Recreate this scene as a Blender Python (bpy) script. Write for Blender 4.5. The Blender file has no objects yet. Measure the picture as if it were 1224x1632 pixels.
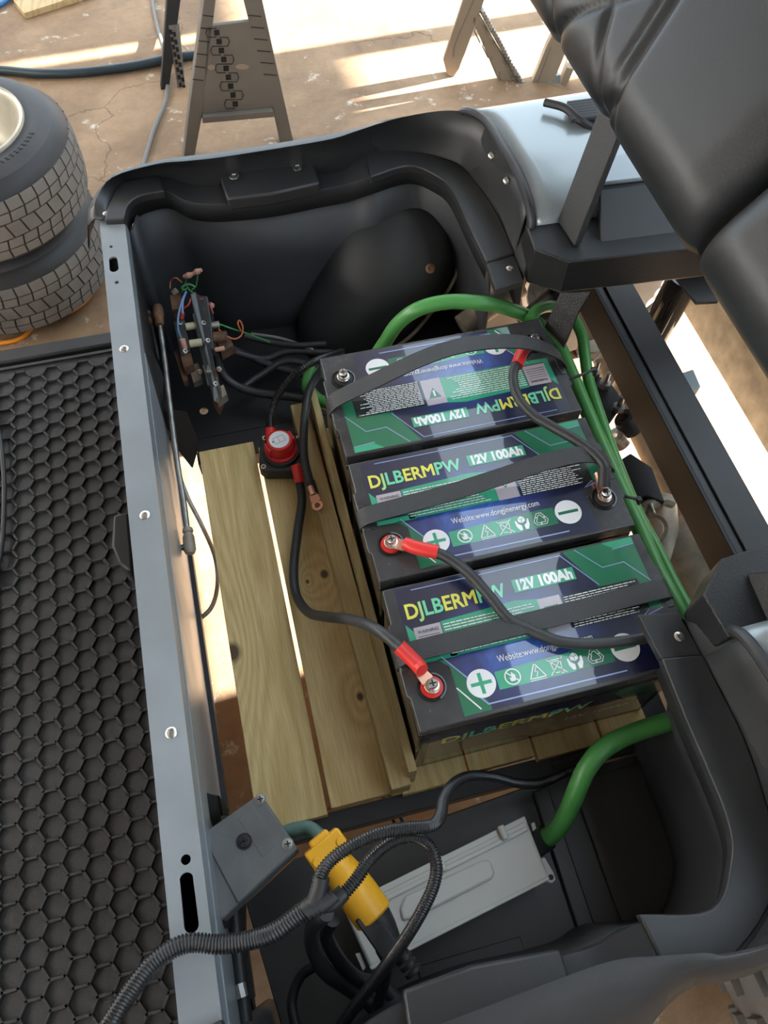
import bpy, math, random
from mathutils import Vector, Matrix, Euler
from math import pi, sin, cos, radians as R
random.seed(7)
S = bpy.context.scene
COL = S.collection
V = Vector

# ------------------------------------------------------------------ camera
F = 1226.0                                             # focal length in pixels of a 1224 x 1632 frame
CAM = V((-0.09617387, -0.72323211, 1.40128567))
FWD = V((0.12897838, 0.47526717, -0.87033654)).normalized()
RGT = V((0.97031768, -0.24154107, 0.01189593)).normalized()
DWN = FWD.cross(RGT)
RGT = DWN.cross(FWD)
cd = bpy.data.cameras.new('camera')
cd.sensor_fit = 'VERTICAL'; cd.sensor_height = 36.0; cd.sensor_width = 27.0
cd.lens = 36.0 * F / 1632.0
cd.clip_start = 0.02; cd.clip_end = 100
cam = bpy.data.objects.new('camera', cd); COL.objects.link(cam)
mw = Matrix((( RGT.x, -DWN.x, -FWD.x, CAM.x), (RGT.y, -DWN.y, -FWD.y, CAM.y),
             (RGT.z, -DWN.z, -FWD.z, CAM.z), (0, 0, 0, 1)))
cam.matrix_world = mw
S.camera = cam

# ------------------------------------------------------------------ light
S.view_settings.view_transform = 'Standard'; S.view_settings.look = 'None'
S.view_settings.gamma = 1.0; S.view_settings.use_curve_mapping = False
S.view_settings.exposure = 0.2
SKY = 2.9
w = bpy.data.worlds.new('sky'); S.world = w; w.use_nodes = True
nt = w.node_tree; nt.nodes.clear()
bg = nt.nodes.new('ShaderNodeBackground'); wo = nt.nodes.new('ShaderNodeOutputWorld')
bg.inputs[0].default_value = (0.74, 0.88, 1.0, 1); bg.inputs[1].default_value = SKY
nt.links.new(bg.outputs[0], wo.inputs[0])
sl = bpy.data.lights.new('sun', 'SUN'); sl.energy = 95.0; sl.angle = R(0.53); sl.color = (1.0, 0.95, 0.87)
sun = bpy.data.objects.new('sun', sl); COL.objects.link(sun)
SUN_EL, SUN_AZ = R(12), R(3)                           # low sun shining in from the open +x side
sd = V((-cos(SUN_EL)*cos(SUN_AZ), -cos(SUN_EL)*sin(SUN_AZ), -sin(SUN_EL)))
sun.rotation_euler = sd.to_track_quat('-Z', 'Y').to_euler(); sun.location = (6, 1, 4)

# ------------------------------------------------------------------ measured points -> world points
def ray(u, v): return FWD + RGT*((u-612)/F) + DWN*((v-816)/F)
def P(u, v, z): d = ray(u, v); return CAM + d*((z-CAM.z)/d.z)
def PY(u, v, y): d = ray(u, v); return CAM + d*((y-CAM.y)/d.y)
def PX(u, v, x): d = ray(u, v); return CAM + d*((x-CAM.x)/d.x)
def PN(u, v, p0, n):
    d = ray(u, v); n = V(n); return CAM + d*((V(p0)-CAM).dot(n)/d.dot(n))
def PP(pts): return [P(*p) for p in pts]

# ------------------------------------------------------------------ materials
def newmat(name):
    m = bpy.data.materials.new(name); m.use_nodes = True
    return m, m.node_tree, m.node_tree.nodes['Principled BSDF']
def mat(name, col, rough=.5, metal=0, coat=0, bump=0, bscale=200, var=0, vscale=8, spec=.5, sheen=0, trans=0):
    m, t, b = newmat(name)
    b.inputs['Roughness'].default_value = rough; b.inputs['Metallic'].default_value = metal
    b.inputs['Coat Weight'].default_value = coat; b.inputs['Specular IOR Level'].default_value = spec
    b.inputs['Coat Roughness'].default_value = .06
    b.inputs['Base Color'].default_value = (*col, 1)
    if trans: b.inputs['Transmission Weight'].default_value = trans
    tc = t.nodes.new('ShaderNodeTexCoord')
    if var:
        n = t.nodes.new('ShaderNodeTexNoise'); n.inputs['Scale'].default_value = vscale; n.inputs['Detail'].default_value = 5
        r = t.nodes.new('ShaderNodeValToRGB')
        r.color_ramp.elements[0].position = .3; r.color_ramp.elements[1].position = .7
        r.color_ramp.elements[0].color = (*[max(0, c*(1-var)) for c in col], 1)
        r.color_ramp.elements[1].color = (*[min(1, c*(1+var)) for c in col], 1)
        t.links.new(tc.outputs['Object'], n.inputs['Vector']); t.links.new(n.outputs['Fac'], r.inputs[0])
        t.links.new(r.outputs[0], b.inputs['Base Color'])
        q = t.nodes.new('ShaderNodeMapRange'); q.inputs[3].default_value = max(.02, rough-.12); q.inputs[4].default_value = min(1, rough+.12)
        t.links.new(n.outputs['Fac'], q.inputs[0]); t.links.new(q.outputs[0], b.inputs['Roughness'])
    if bump:
        n = t.nodes.new('ShaderNodeTexNoise'); n.inputs['Scale'].default_value = bscale; n.inputs['Detail'].default_value = 3
        k = t.nodes.new('ShaderNodeBump'); k.inputs['Strength'].default_value = bump; k.inputs['Distance'].default_value = .002
        t.links.new(tc.outputs['Object'], n.inputs['Vector']); t.links.new(n.outputs['Fac'], k.inputs['Height']); t.links.new(k.outputs[0], b.inputs['Normal'])
    return m
K = {}
K['plastic'] = mat('black_body_plastic', (.027, .028, .030), .40, bump=.12, bscale=900, var=.25, vscale=6)
K['tub'] = mat('black_tub_plastic', (.042, .045, .051), .5, var=.3, vscale=4, bump=.05, bscale=300)
K['tubdark'] = mat('dark_shelf_plastic', (.040, .040, .038), .36, var=.3, vscale=6)
K['frame'] = mat('black_frame_steel', (.014, .014, .0155), .5, bump=.1, bscale=400, var=.3, vscale=10)
K['powder'] = mat('black_powder_coat', (.009, .010, .011), .42, bump=.45, bscale=700)
K['rail'] = mat('grey_rail_paint', (.27, .305, .33), .34, metal=.3, bump=.04, bscale=60, var=.08, vscale=14)
K['silver'] = mat('silver_fender_paint', (.29, .335, .355), .28, metal=.3, coat=.4)
K['steel'] = mat('bright_steel', (.62, .60, .56), .25, metal=1, var=.15, vscale=80)
K['dullsteel'] = mat('dull_steel', (.34, .33, .31), .45, metal=.8, var=.4, vscale=40)
K['rust'] = mat('rusty_steel', (.16, .085, .05), .75, metal=.3, var=.5, vscale=60, bump=.3, bscale=300)
K['tansteel'] = mat('dusty_metal_and_bounce_tan', (.30, .25, .19), .6, metal=.3, var=.35, vscale=30, bump=.2, bscale=150)  # dusty metal; on the rear body wall the tan paints floor bounce
K['copper'] = mat('copper_lug', (.80, .42, .30), .32, metal=.85)
K['case'] = mat('battery_case', (.012, .012, .013), .10, coat=.2, var=.0)
K['casetop'] = mat('battery_lid', (.042, .042, .044), .25, var=.3, vscale=25)
K['red'] = mat('red_plastic', (.58, .018, .015), .35)
K['shrink'] = mat('red_heat_shrink', (.72, .035, .03), .38, bump=.05, bscale=120)
K['cable'] = mat('black_cable', (.028, .029, .031), .45, bump=.04, bscale=90)
K['loom'] = mat('black_conduit', (.016, .016, .017), .28)
K['green'] = mat('green_conduit', (.065, .25, .060), .36, var=.06, vscale=20)
K['greyg'] = mat('grey_green_cord', (.10, .19, .16), .55, var=.3, vscale=60)
K['orange'] = mat('orange_cord', (.85, .30, .02), .45)
K['hose'] = mat('dark_blue_hose', (.022, .040, .052), .4)
K['bluehose'] = mat('blue_hose', (.03, .16, .42), .4)
K['greycord'] = mat('grey_cord', (.17, .16, .145), .5)
K['yellow'] = mat('yellow_plug', (.86, .43, .02), .38, bump=.05, bscale=200)
K['rubber'] = mat('rubber', (.018, .018, .019), .5, bump=.1, bscale=200)
K['tire'] = mat('tire_rubber', (.060, .060, .064), .62, var=.25, vscale=9, bump=.08, bscale=200)
K['tread'] = mat('tread_rubber', (.165, .160, .150), .75, var=.2, vscale=12, bump=.15, bscale=250)
K['rim'] = mat('dirty_wheel_rim', (.50, .46, .37), .4, metal=.35, var=.25, vscale=12)
K['mat'] = mat('rubber_mat', (.021, .021, .022), .5, var=.2, vscale=5, bump=.15, bscale=600)
K['greyplastic'] = mat('grey_plastic', (.115, .118, .118), .5, var=.18, vscale=22, bump=.12, bscale=260)
K['charger'] = mat('charger_grey', (.56, .55, .51), .42, var=.04, vscale=10)
K['vinyl'] = mat('charcoal_vinyl', (.015, .017, .0185), .42, bump=.12, bscale=380, var=.08, vscale=5)
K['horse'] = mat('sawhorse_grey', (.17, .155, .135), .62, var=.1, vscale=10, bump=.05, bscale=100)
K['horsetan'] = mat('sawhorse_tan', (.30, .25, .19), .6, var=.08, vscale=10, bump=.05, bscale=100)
K['dark'] = mat('near_black', (.008, .008, .008), .6)
K['white'] = mat('white_print', (.74, .76, .78), .25, coat=1)
K['lav'] = mat('pale_violet_print', (.42, .38, .42), .25, coat=1)
K['pgreen'] = mat('green_print', (.018, .15, .075), .22, coat=1)
K['pgreen2'] = mat('bright_green_print', (.04, .34, .19), .22, coat=1)
K['pline'] = mat('pale_blue_print', (.27, .36, .62), .22, coat=1)
K['pyel'] = mat('yellow_print', (.68, .66, .10), .25, coat=1)
K['plime'] = mat('lime_print', (.36, .62, .22), .25, coat=1)
K['pmint'] = mat('mint_print', (.16, .60, .36), .25, coat=1)
K['pdark'] = mat('dark_print', (.020, .024, .022), .25, coat=1)
K['ivory'] = mat('ivory_spacer', (.55, .50, .33), .5)
K['tanwire'] = mat('tan_terminal', (.62, .33, .24), .45)
K['wred'] = mat('red_wire', (.45, .05, .04), .4)
K['wgreen'] = mat('green_wire', (.06, .30, .09), .4)
K['wblue'] = mat('blue_wire', (.16, .32, .60), .4)
K['worange'] = mat('orange_wire', (.50, .14, .05), .4)
K['wmaroon'] = mat('maroon_wire', (.16, .01, .02), .4)
K['smoke'] = mat('grey_bakelite', (.045, .048, .05), .25)

def label_mat():                                        # printed navy sheet with a printed electric-blue swirl
    m, t, b = newmat('navy_print'); b.inputs['Roughness'].default_value = .3; b.inputs['Coat Weight'].default_value = 1
    b.inputs['Coat Roughness'].default_value = .025; b.inputs['Coat IOR'].default_value = 1.65
    tc = t.nodes.new('ShaderNodeTexCoord'); mp = t.nodes.new('ShaderNodeMapping')
    mp.inputs['Location'].default_value = (.02, .0, 0); mp.inputs['Scale'].default_value = (9, 13, 1)
    g = t.nodes.new('ShaderNodeTexGradient'); g.gradient_type = 'SPHERICAL'
    mp.inputs['Location'].default_value = (.25, .15, 0)
    n = t.nodes.new('ShaderNodeTexNoise'); n.inputs['Scale'].default_value = 14; n.inputs['Distortion'].default_value = 2.5
    r = t.nodes.new('ShaderNodeValToRGB'); e = r.color_ramp.elements
    e[0].position = .0; e[0].color = (.008, .010, .040, 1); e[1].position = 1; e[1].color = (.05, .17, .62, 1)
    x = e.new(.35); x.color = (.014, .030, .16, 1)
    mul = t.nodes.new('ShaderNodeMath'); mul.operation = 'MULTIPLY'
    mr = t.nodes.new('ShaderNodeMapRange'); mr.inputs[1].default_value = .3; mr.inputs[2].default_value = .7; mr.inputs[3].default_value = .5; mr.inputs[4].default_value = 1.35
    L = t.links.new
    L(tc.outputs['Object'], mp.inputs[0]); L(mp.outputs[0], g.inputs[0]); L(tc.outputs['Object'], n.inputs['Vector'])
    L(n.outputs['Fac'], mr.inputs[0]); L(g.outputs['Fac'], mul.inputs[0]); L(mr.outputs[0], mul.inputs[1]); L(mul.outputs[0], r.inputs[0]); L(r.outputs[0], b.inputs['Base Color'])
    return m
K['navy'] = label_mat()

def wood_mat(name, c1, c2, seed, knots=()):
    m, t, b = newmat(name); b.inputs['Roughness'].default_value = .62
    L = t.links.new
    tc = t.nodes.new('ShaderNodeTexCoord')
    mp = t.nodes.new('ShaderNodeMapping'); mp.inputs['Location'].default_value = (seed*.37, seed*1.3, seed*.2); mp.inputs['Scale'].default_value = (1, .13, 1)
    L(tc.outputs['Object'], mp.inputs[0])
    n1 = t.nodes.new('ShaderNodeTexNoise'); n1.inputs['Scale'].default_value = 9; n1.inputs['Detail'].default_value = 1.5; n1.inputs['Roughness'].default_value = .4
    L(mp.outputs[0], n1.inputs['Vector'])
    m1 = t.nodes.new('ShaderNodeMath'); m1.operation = 'MULTIPLY'; m1.inputs[1].default_value = 15
    last = n1.outputs['Fac']
    for (kx, ky, s) in knots:                            # growth rings bend round each knot
        vd = t.nodes.new('ShaderNodeMapping'); vd.inputs['Location'].default_value = (-kx, -ky*.5, 0); vd.inputs['Scale'].default_value = (1, .5, 0)
        L(tc.outputs['Object'], vd.inputs[0])
        ln = t.nodes.new('ShaderNodeVectorMath'); ln.operation = 'LENGTH'; L(vd.outputs[0], ln.inputs[0])
        dv = t.nodes.new('ShaderNodeMath'); dv.operation = 'MULTIPLY_ADD'; dv.inputs[1].default_value = -1/s; dv.inputs[2].default_value = 1; dv.use_clamp = True
        L(ln.outputs['Value'], dv.inputs[0])
        pw = t.nodes.new('ShaderNodeMath'); pw.operation = 'MULTIPLY'; L(dv.outputs[0], pw.inputs[0]); L(dv.outputs[0], pw.inputs[1])
        ad = t.nodes.new('ShaderNodeMath'); ad.operation = 'MULTIPLY_ADD'; ad.inputs[1].default_value = .24; L(pw.outputs[0], ad.inputs[0]); L(last, ad.inputs[2])
        last = ad.outputs[0]
    L(last, m1.inputs[0])
    fr = t.nodes.new('ShaderNodeMath'); fr.operation = 'PINGPONG'; fr.inputs[1].default_value = .5
    L(m1.outputs[0], fr.inputs[0])
    r = t.nodes.new('ShaderNodeValToRGB'); e = r.color_ramp.elements
    e[0].position = .0; e[0].color = (*c1, 1); e[1].position = .5; e[1].color = (*c2, 1)
    L(fr.outputs[0], r.inputs[0])
    n2 = t.nodes.new('ShaderNodeTexNoise'); n2.inputs['Scale'].default_value = 60; n2.inputs['Detail'].default_value = 6
    mp2 = t.nodes.new('ShaderNodeMapping'); mp2.inputs['Scale'].default_value = (8, .35, 8); mp2.inputs['Location'].default_value = (seed, 0, 0)
    L(tc.outputs['Object'], mp2.inputs[0]); L(mp2.outputs[0], n2.inputs['Vector'])
    mx = t.nodes.new('ShaderNodeMix'); mx.data_type = 'RGBA'; mx.blend_type = 'MULTIPLY'; mx.inputs[0].default_value = .45
    r2 = t.nodes.new('ShaderNodeValToRGB'); r2.color_ramp.elements[0].position = .35; r2.color_ramp.elements[0].color = (.62, .6, .52, 1); r2.color_ramp.elements[1].position = .6
    L(n2.outputs['Fac'], r2.inputs[0]); L(r.outputs[0], mx.inputs[6]); L(r2.outputs[0], mx.inputs[7])
    n3 = t.nodes.new('ShaderNodeTexNoise'); n3.inputs['Scale'].default_value = 14; L(mp.outputs[0], n3.inputs['Vector'])
    r3 = t.nodes.new('ShaderNodeValToRGB'); r3.color_ramp.elements[0].position = .58; r3.color_ramp.elements[0].color = (1, 1, 1, 1); r3.color_ramp.elements[1].position = .78; r3.color_ramp.elements[1].color = (.66, .86, .62, 1)
    L(n3.outputs['Fac'], r3.inputs[0])
    my = t.nodes.new('ShaderNodeMix'); my.data_type = 'RGBA'; my.blend_type = 'MULTIPLY'; my.inputs[0].default_value = .8
    L(mx.outputs[2], my.inputs[6]); L(r3.outputs[0], my.inputs[7])
    out = my.outputs[2]
    for (kx, ky, s) in knots:
        vd = t.nodes.new('ShaderNodeMapping'); vd.inputs['Location'].default_value = (-kx, -ky*.8, 0); vd.inputs['Scale'].default_value = (1, .8, 0)
        L(tc.outputs['Object'], vd.inputs[0])
        ln = t.nodes.new('ShaderNodeVectorMath'); ln.operation = 'LENGTH'; L(vd.outputs[0], ln.inputs[0])
        rr = t.nodes.new('ShaderNodeMapRange'); rr.inputs[1].default_value = s*.07; rr.inputs[2].default_value = s*.14; L(ln.outputs['Value'], rr.inputs[0])
        mk = t.nodes.new('ShaderNodeMix'); mk.data_type = 'RGBA'; mk.inputs[6].default_value = (.09, .045, .022, 1)
        L(rr.outputs[0], mk.inputs[0]); L(out, mk.inputs[7]); out = mk.outputs[2]
    L(out, b.inputs['Base Color'])
    bp = t.nodes.new('ShaderNodeBump'); bp.inputs['Strength'].default_value = .15; bp.inputs['Distance'].default_value = .001
    L(n2.outputs['Fac'], bp.inputs['Height']); L(bp.outputs[0], b.inputs['Normal'])
    return m

def webbing_mat():
    m, t, b = newmat('black_webbing'); b.inputs['Roughness'].default_value = .45; b.inputs['Specular IOR Level'].default_value = .7
    L = t.links.new
    uv = t.nodes.new('ShaderNodeUVMap'); sp = t.nodes.new('ShaderNodeSeparateXYZ'); L(uv.outputs[0], sp.inputs[0])
    def sn(o, f):
        a = t.nodes.new('ShaderNodeMath'); a.operation = 'MULTIPLY'; a.inputs[1].default_value = f; L(o, a.inputs[0])
        s = t.nodes.new('ShaderNodeMath'); s.operation = 'SINE'; L(a.outputs[0], s.inputs[0]); return s.outputs[0]
    mu = t.nodes.new('ShaderNodeMath'); mu.operation = 'MULTIPLY'; L(sn(sp.outputs[0], 2*pi/.0036), mu.inputs[0]); L(sn(sp.outputs[1], 2*pi/.0030), mu.inputs[1])
    r = t.nodes.new('ShaderNodeValToRGB'); r.color_ramp.elements[0].color = (.004, .004, .0045, 1); r.color_ramp.elements[1].color = (.024, .025, .027, 1)
    r.color_ramp.elements[0].position = .3; r.color_ramp.elements[1].position = .8
    mr = t.nodes.new('ShaderNodeMapRange'); mr.inputs[1].default_value = -1; mr.inputs[2].default_value = 1; L(mu.outputs[0], mr.inputs[0])
    L(mr.outputs[0], r.inputs[0]); L(r.outputs[0], b.inputs['Base Color'])
    k = t.nodes.new('ShaderNodeBump'); k.inputs['Strength'].default_value = .6; k.inputs['Distance'].default_value = .0008; L(mr.outputs[0], k.inputs['Height']); L(k.outputs[0], b.inputs['Normal'])
    return m
K['web'] = webbing_mat()

def concrete():
    m, t, b = newmat('stained_concrete'); L = t.links.new
    tc = t.nodes.new('ShaderNodeTexCoord')
    def noise(s, d=6, rough=.6, dist=0):
        n = t.nodes.new('ShaderNodeTexNoise'); n.inputs['Scale'].default_value = s; n.inputs['Detail'].default_value = d
        n.inputs['Roughness'].default_value = rough; n.inputs['Distortion'].default_value = dist; L(tc.outputs['Object'], n.inputs['Vector']); return n.outputs['Fac']
    def ramp(o, a, ca, bb, cb):
        r = t.nodes.new('ShaderNodeValToRGB'); e = r.color_ramp.elements; e[0].position = a; e[0].color = (*ca, 1); e[1].position = bb; e[1].color = (*cb, 1); L(o, r.inputs[0]); return r.outputs[0]
    def mul(a, c, f, bt='MULTIPLY'):
        x = t.nodes.new('ShaderNodeMix'); x.data_type = 'RGBA'; x.blend_type = bt; x.inputs[0].default_value = f; L(a, x.inputs[6]); L(c, x.inputs[7]); return x.outputs[2]
    base = ramp(noise(1.7), .35, (.29, .185, .105), .65, (.41, .27, .158))
    c = mul(base, ramp(noise(2.6, 8, .65, .6), .36, (.55, .52, .50), .56, (1, 1, 1)), .8)
    c = mul(c, ramp(noise(30, 8, .7), .35, (.72, .70, .68), .55, (1, 1, 1)), .5)
    fl = t.nodes.new('ShaderNodeMix'); fl.data_type = 'RGBA'; L(ramp(noise(9, 7, .75, .3), .60, (0, 0, 0), .68, (1, 1, 1)), fl.inputs[0]); L(c, fl.inputs[6]); fl.inputs[7].default_value = (.62, .58, .50, 1)
    c = fl.outputs[2]
    vo = t.nodes.new('ShaderNodeTexVoronoi'); vo.feature = 'DISTANCE_TO_EDGE'; vo.inputs['Scale'].default_value = 1.15
    dn = t.nodes.new('ShaderNodeTexNoise'); dn.inputs['Scale'].default_value = 6; dn.inputs['Detail'].default_value = 8; L(tc.outputs['Object'], dn.inputs['Vector'])
    am = t.nodes.new('ShaderNodeMix'); am.data_type = 'RGBA'; am.inputs[0].default_value = .16; L(tc.outputs['Object'], am.inputs[6]); L(dn.outputs['Color'], am.inputs[7]); L(am.outputs[2], vo.inputs['Vector'])
    ck = ramp(vo.outputs['Distance'], .0, (.45, .40, .36), .0035, (1, 1, 1))
    c = mul(c, ck, .8)
    L(c, b.inputs['Base Color']); b.inputs['Roughness'].default_value = .75
    k = t.nodes.new('ShaderNodeBump'); k.inputs['Strength'].default_value = .25; k.inputs['Distance'].default_value = .004
    L(noise(40, 8, .7), k.inputs['Height']); L(k.outputs[0], b.inputs['Normal'])
    return m
K['concrete'] = concrete()
K['wall'] = mat('painted_garage_wall', (.44, .44, .44), .8, var=.05, vscale=3)
K['ceil'] = mat('painted_garage_ceiling', (.24, .24, .245), .8, var=.04, vscale=3)
K['pine'] = wood_mat('pine_board_end', (.52, .36, .17), (.64, .47, .25), 5)

# ------------------------------------------------------------------ mesh builder
def catmull(pts, n=8):
    pts = [V(p) for p in pts]
    if len(pts) < 3: return pts
    q = [pts[0]*2-pts[1]] + pts + [pts[-1]*2-pts[-2]]
    out = []
    for i in range(1, len(q)-2):
        a, b, c, d = q[i-1:i+3]
        for k in range(n):
            t = k/n
            out.append(.5*((2*b)+(c-a)*t+(2*a-5*b+4*c-d)*t*t+(3*b-a-3*c+d)*t**3))
    out.append(pts[-1]); return out
class M:
    def __init__(s): s.v = []; s.f = []; s.m = []; s.uv = {}
    def add(s, vs, fs, mi=0):
        o = len(s.v); s.v += [V(p) for p in vs]
        for f in fs: s.f.append([i+o for i in f]); s.m.append(mi)
        return s
    def box(s, a, b, mi=0, rot=None, piv=None):           # two opposite corners
        x0, x1 = sorted((a[0], b[0])); y0, y1 = sorted((a[1], b[1])); z0, z1 = sorted((a[2], b[2]))
        vs = [V(p) for p in ((x0,y0,z0),(x1,y0,z0),(x1,y1,z0),(x0,y1,z0),(x0,y0,z1),(x1,y0,z1),(x1,y1,z1),(x0,y1,z1))]
        if rot is not None:
            c = V(piv) if piv is not None else sum(vs, V())/8
            vs = [c + rot @ (p-c) for p in vs]
        return s.add(vs, [(3,2,1,0),(4,5,6,7),(0,1,5,4),(1,2,6,5),(2,3,7,6),(3,0,4,7)], mi)
    def prism(s, poly, off, mi=0):                        # polygon of 3-D points, extruded by a vector
        n = len(poly); a = [V(p) for p in poly]; o = V(off)
        nm = V()
        for i in range(n): nm += a[i].cross(a[(i+1) % n])
        if nm.dot(o) > 0: a = a[::-1]
        b = [p+o for p in a]
        return s.add(a+b, [tuple(range(n)), tuple(range(2*n-1, n-1, -1))] + [((i+1) % n, i, n+i, n+(i+1) % n) for i in range(n)], mi)
    def tube(s, path, r, n=12, mi=0, cap=True, smooth=8, ridge=None):
        p = catmull(path, smooth) if smooth else [V(q) for q in path]
        if ridge:                                          # corrugated: resample at a quarter pitch
            L = [0]
            for i in range(1, len(p)): L.append(L[-1]+(p[i]-p[i-1]).length)
            m = max(4, int(L[-1]/ridge*4)); q = []; j = 0
            for i in range(m+1):
                d = L[-1]*i/m
                while j < len(L)-2 and L[j+1] < d: j += 1
                q.append(p[j].lerp(p[j+1], (d-L[j])/max(1e-9, L[j+1]-L[j])))
            p = q
        k = len(p); rr = r if callable(r) else (lambda t: r)
        tg = [(p[min(i+1, k-1)]-p[max(i-1, 0)]).normalized() for i in range(k)]
        up = V((0, 0, 1)) if abs(tg[0].z) < .9 else V((1, 0, 0))
        nrm = (up - tg[0]*up.dot(tg[0])).normalized(); vs = []
        for i in range(k):
            nrm = (nrm - tg[i]*nrm.dot(tg[i])).normalized(); bn = tg[i].cross(nrm)
            ri = rr(i/(k-1))
            if ridge: ri *= (1.0, 1.0, .80, .80)[i % 4]
            for j in range(n):
                a = 2*pi*j/n; vs.append(p[i] + (nrm*cos(a)+bn*sin(a))*ri)
        fs = [(i*n+j, i*n+(j+1) % n, (i+1)*n+(j+1) % n, (i+1)*n+j) for i in range(k-1) for j in range(n)]
        if cap: fs += [tuple(range(n-1, -1, -1)), tuple((k-1)*n+j for j in range(n))]
        return s.add(vs, fs, mi)
    def cyl(s, a, b, r0, r1=None, n=20, mi=0, cap=True):
        r1 = r0 if r1 is None else r1
        return s.tube([a, b], lambda t: r0+(r1-r0)*t, n, mi, cap, 0)
    def lathe(s, c, prof, n=32, mi=0, ax=(0,0,1), close=False, mis=None):      # profile of (r, h)
        ax = V(ax).normalized(); q = V((0,0,1)).rotation_difference(ax); c = V(c); vs = []
        for (r, h) in prof:
            for j in range(n): a = 2*pi*j/n; vs.append(c + q @ V((r*cos(a), r*sin(a), h)))
        k = len(prof)
        for i in range(k if close else k-1):
            i2 = (i+1) % k
            o = len(s.v) if i == 0 else o
            if i == 0: s.v += vs
            for j in range(n):
                s.f.append([o+i*n+j, o+i*n+(j+1) % n, o+i2*n+(j+1) % n, o+i2*n+j]); s.m.append(mis[i] if mis else mi)
        if not close:
            if prof[0][0] > 1e-5: s.f.append([o+j for j in range(n-1, -1, -1)]); s.m.append(mis[0] if mis else mi)
            if prof[-1][0] > 1e-5: s.f.append([o+(k-1)*n+j for j in range(n)]); s.m.append(mis[-1] if mis else mi)
        return s
    def grid(s, rows, mi=0, thick=None, loop=False):       # rows of points; thick = offset vector for a closed slab
        nr, nc = len(rows), len(rows[0]); fl = [V(p) for r in rows for p in r]
        cs = nc if loop else nc-1
        fs = [(i*nc+j, i*nc+(j+1) % nc, (i+1)*nc+(j+1) % nc, (i+1)*nc+j) for i in range(nr-1) for j in range(cs)]
        if thick is None: return s.add(fl, fs, mi)
        th = V(thick); N = nr*nc; f2 = [tuple(N+i for i in reversed(f)) for f in fs]
        ed = [(i*nc, (i+1)*nc) for i in range(nr-1)][::1]; side = []
        for i in range(nr-1):
            side.append((i*nc, (i+1)*nc, N+(i+1)*nc, N+i*nc)); side.append(((i+1)*nc+nc-1, i*nc+nc-1, N+i*nc+nc-1, N+(i+1)*nc+nc-1))
        for j in range(nc-1):
            side.append((j+1, j, N+j, N+j+1)); side.append(((nr-1)*nc+j, (nr-1)*nc+j+1, N+(nr-1)*nc+j+1, N+(nr-1)*nc+j))
        return s.add(fl+[p+th for p in fl], fs+f2+side, mi)
    def ribbon(s, path, width, t=.0016, wdir=None, mi=0, smooth=8):   # webbing with UVs in metres
        p = catmull(path, smooth); k = len(p); L = 0; o = len(s.v)
        for i in range(k):
            tg = (p[min(i+1, k-1)]-p[max(i-1, 0)]).normalized()
            wd = V(wdir) if wdir is not None else tg.cross(V((0, 0, 1)))
            wd = (wd - tg*wd.dot(tg)).normalized(); nn = tg.cross(wd).normalized()
            if i: L += (p[i]-p[i-1]).length
            for (a, h) in ((-.5, .5), (.5, .5), (.5, -.5), (-.5, -.5)):
                s.uv[len(s.v)] = (L, a*width+.5); s.v.append(p[i]+wd*a*width+nn*h*t)
        for i in range(k-1):
            for j in range(4):
                s.f.append([o+i*4+j, o+i*4+(j+1) % 4, o+(i+1)*4+(j+1) % 4, o+(i+1)*4+j]); s.m.append(mi)
        s.f += [[o+3, o+2, o+1, o], [o+(k-1)*4+j for j in range(4)]]; s.m += [mi, mi]
        return s
    def flat(s, pts, z, mi=0): return s.add([(x, y, z) for x, y in pts], [tuple(range(len(pts)))], mi)
    def build(s, name, mats, parent=None, smooth=35, bevel=0, loc=None, flip=False, seg=2):
        import bmesh
        me = bpy.data.meshes.new(name)
        wl = wloc(parent) if parent else (V(loc) if loc is not None else V((0, 0, 0)))
        me.from_pydata([p-wl for p in s.v], [], s.f)
        mats = mats if isinstance(mats, (list, tuple)) else [mats]
        for m in mats: me.materials.append(K[m] if isinstance(m, str) else m)
        me.polygons.foreach_set('material_index', s.m)
        if s.uv:
            u = me.uv_layers.new(name='UVMap')
            for lp in me.loops: u.data[lp.index].uv = s.uv.get(lp.vertex_index, (0, 0))
        bm = bmesh.new(); bm.from_mesh(me)
        bmesh.ops.recalc_face_normals(bm, faces=bm.faces); bm.to_mesh(me); bm.free()
        if smooth:
            me.polygons.foreach_set('use_smooth', [True]*len(me.polygons)); me.set_sharp_from_angle(angle=R(smooth))
        me.update()
        o = bpy.data.objects.new(name, me); COL.objects.link(o)
        if parent: o.parent = parent
        else: o.location = wl
        if bevel:
            b = o.modifiers.new('bevel', 'BEVEL'); b.width = bevel; b.segments = seg; b.limit_method = 'ANGLE'; b.angle_limit = R(40); b.harden_normals = False
        return o
def wloc(o):
    l = V(o.location); 
    while o.parent: o = o.parent; l += V(o.location)
    return l
def tag(o, label=None, cat=None, group=None, kind=None):
    for k, v in (('label', label), ('category', cat), ('group', group), ('kind', kind)):
        if v: o[k] = v
    return o
def thing(name, label, cat, loc, group=None):
    o = bpy.data.objects.new(name, None); COL.objects.link(o); o.location = loc; o.empty_display_size = .05
    return tag(o, label, cat, group)
def copy_tree(o, parent=None):
    c = o.copy(); COL.objects.link(c)
    if parent: c.parent = parent
    for ch in list(o.children): copy_tree(ch, c)
    return c
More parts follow.
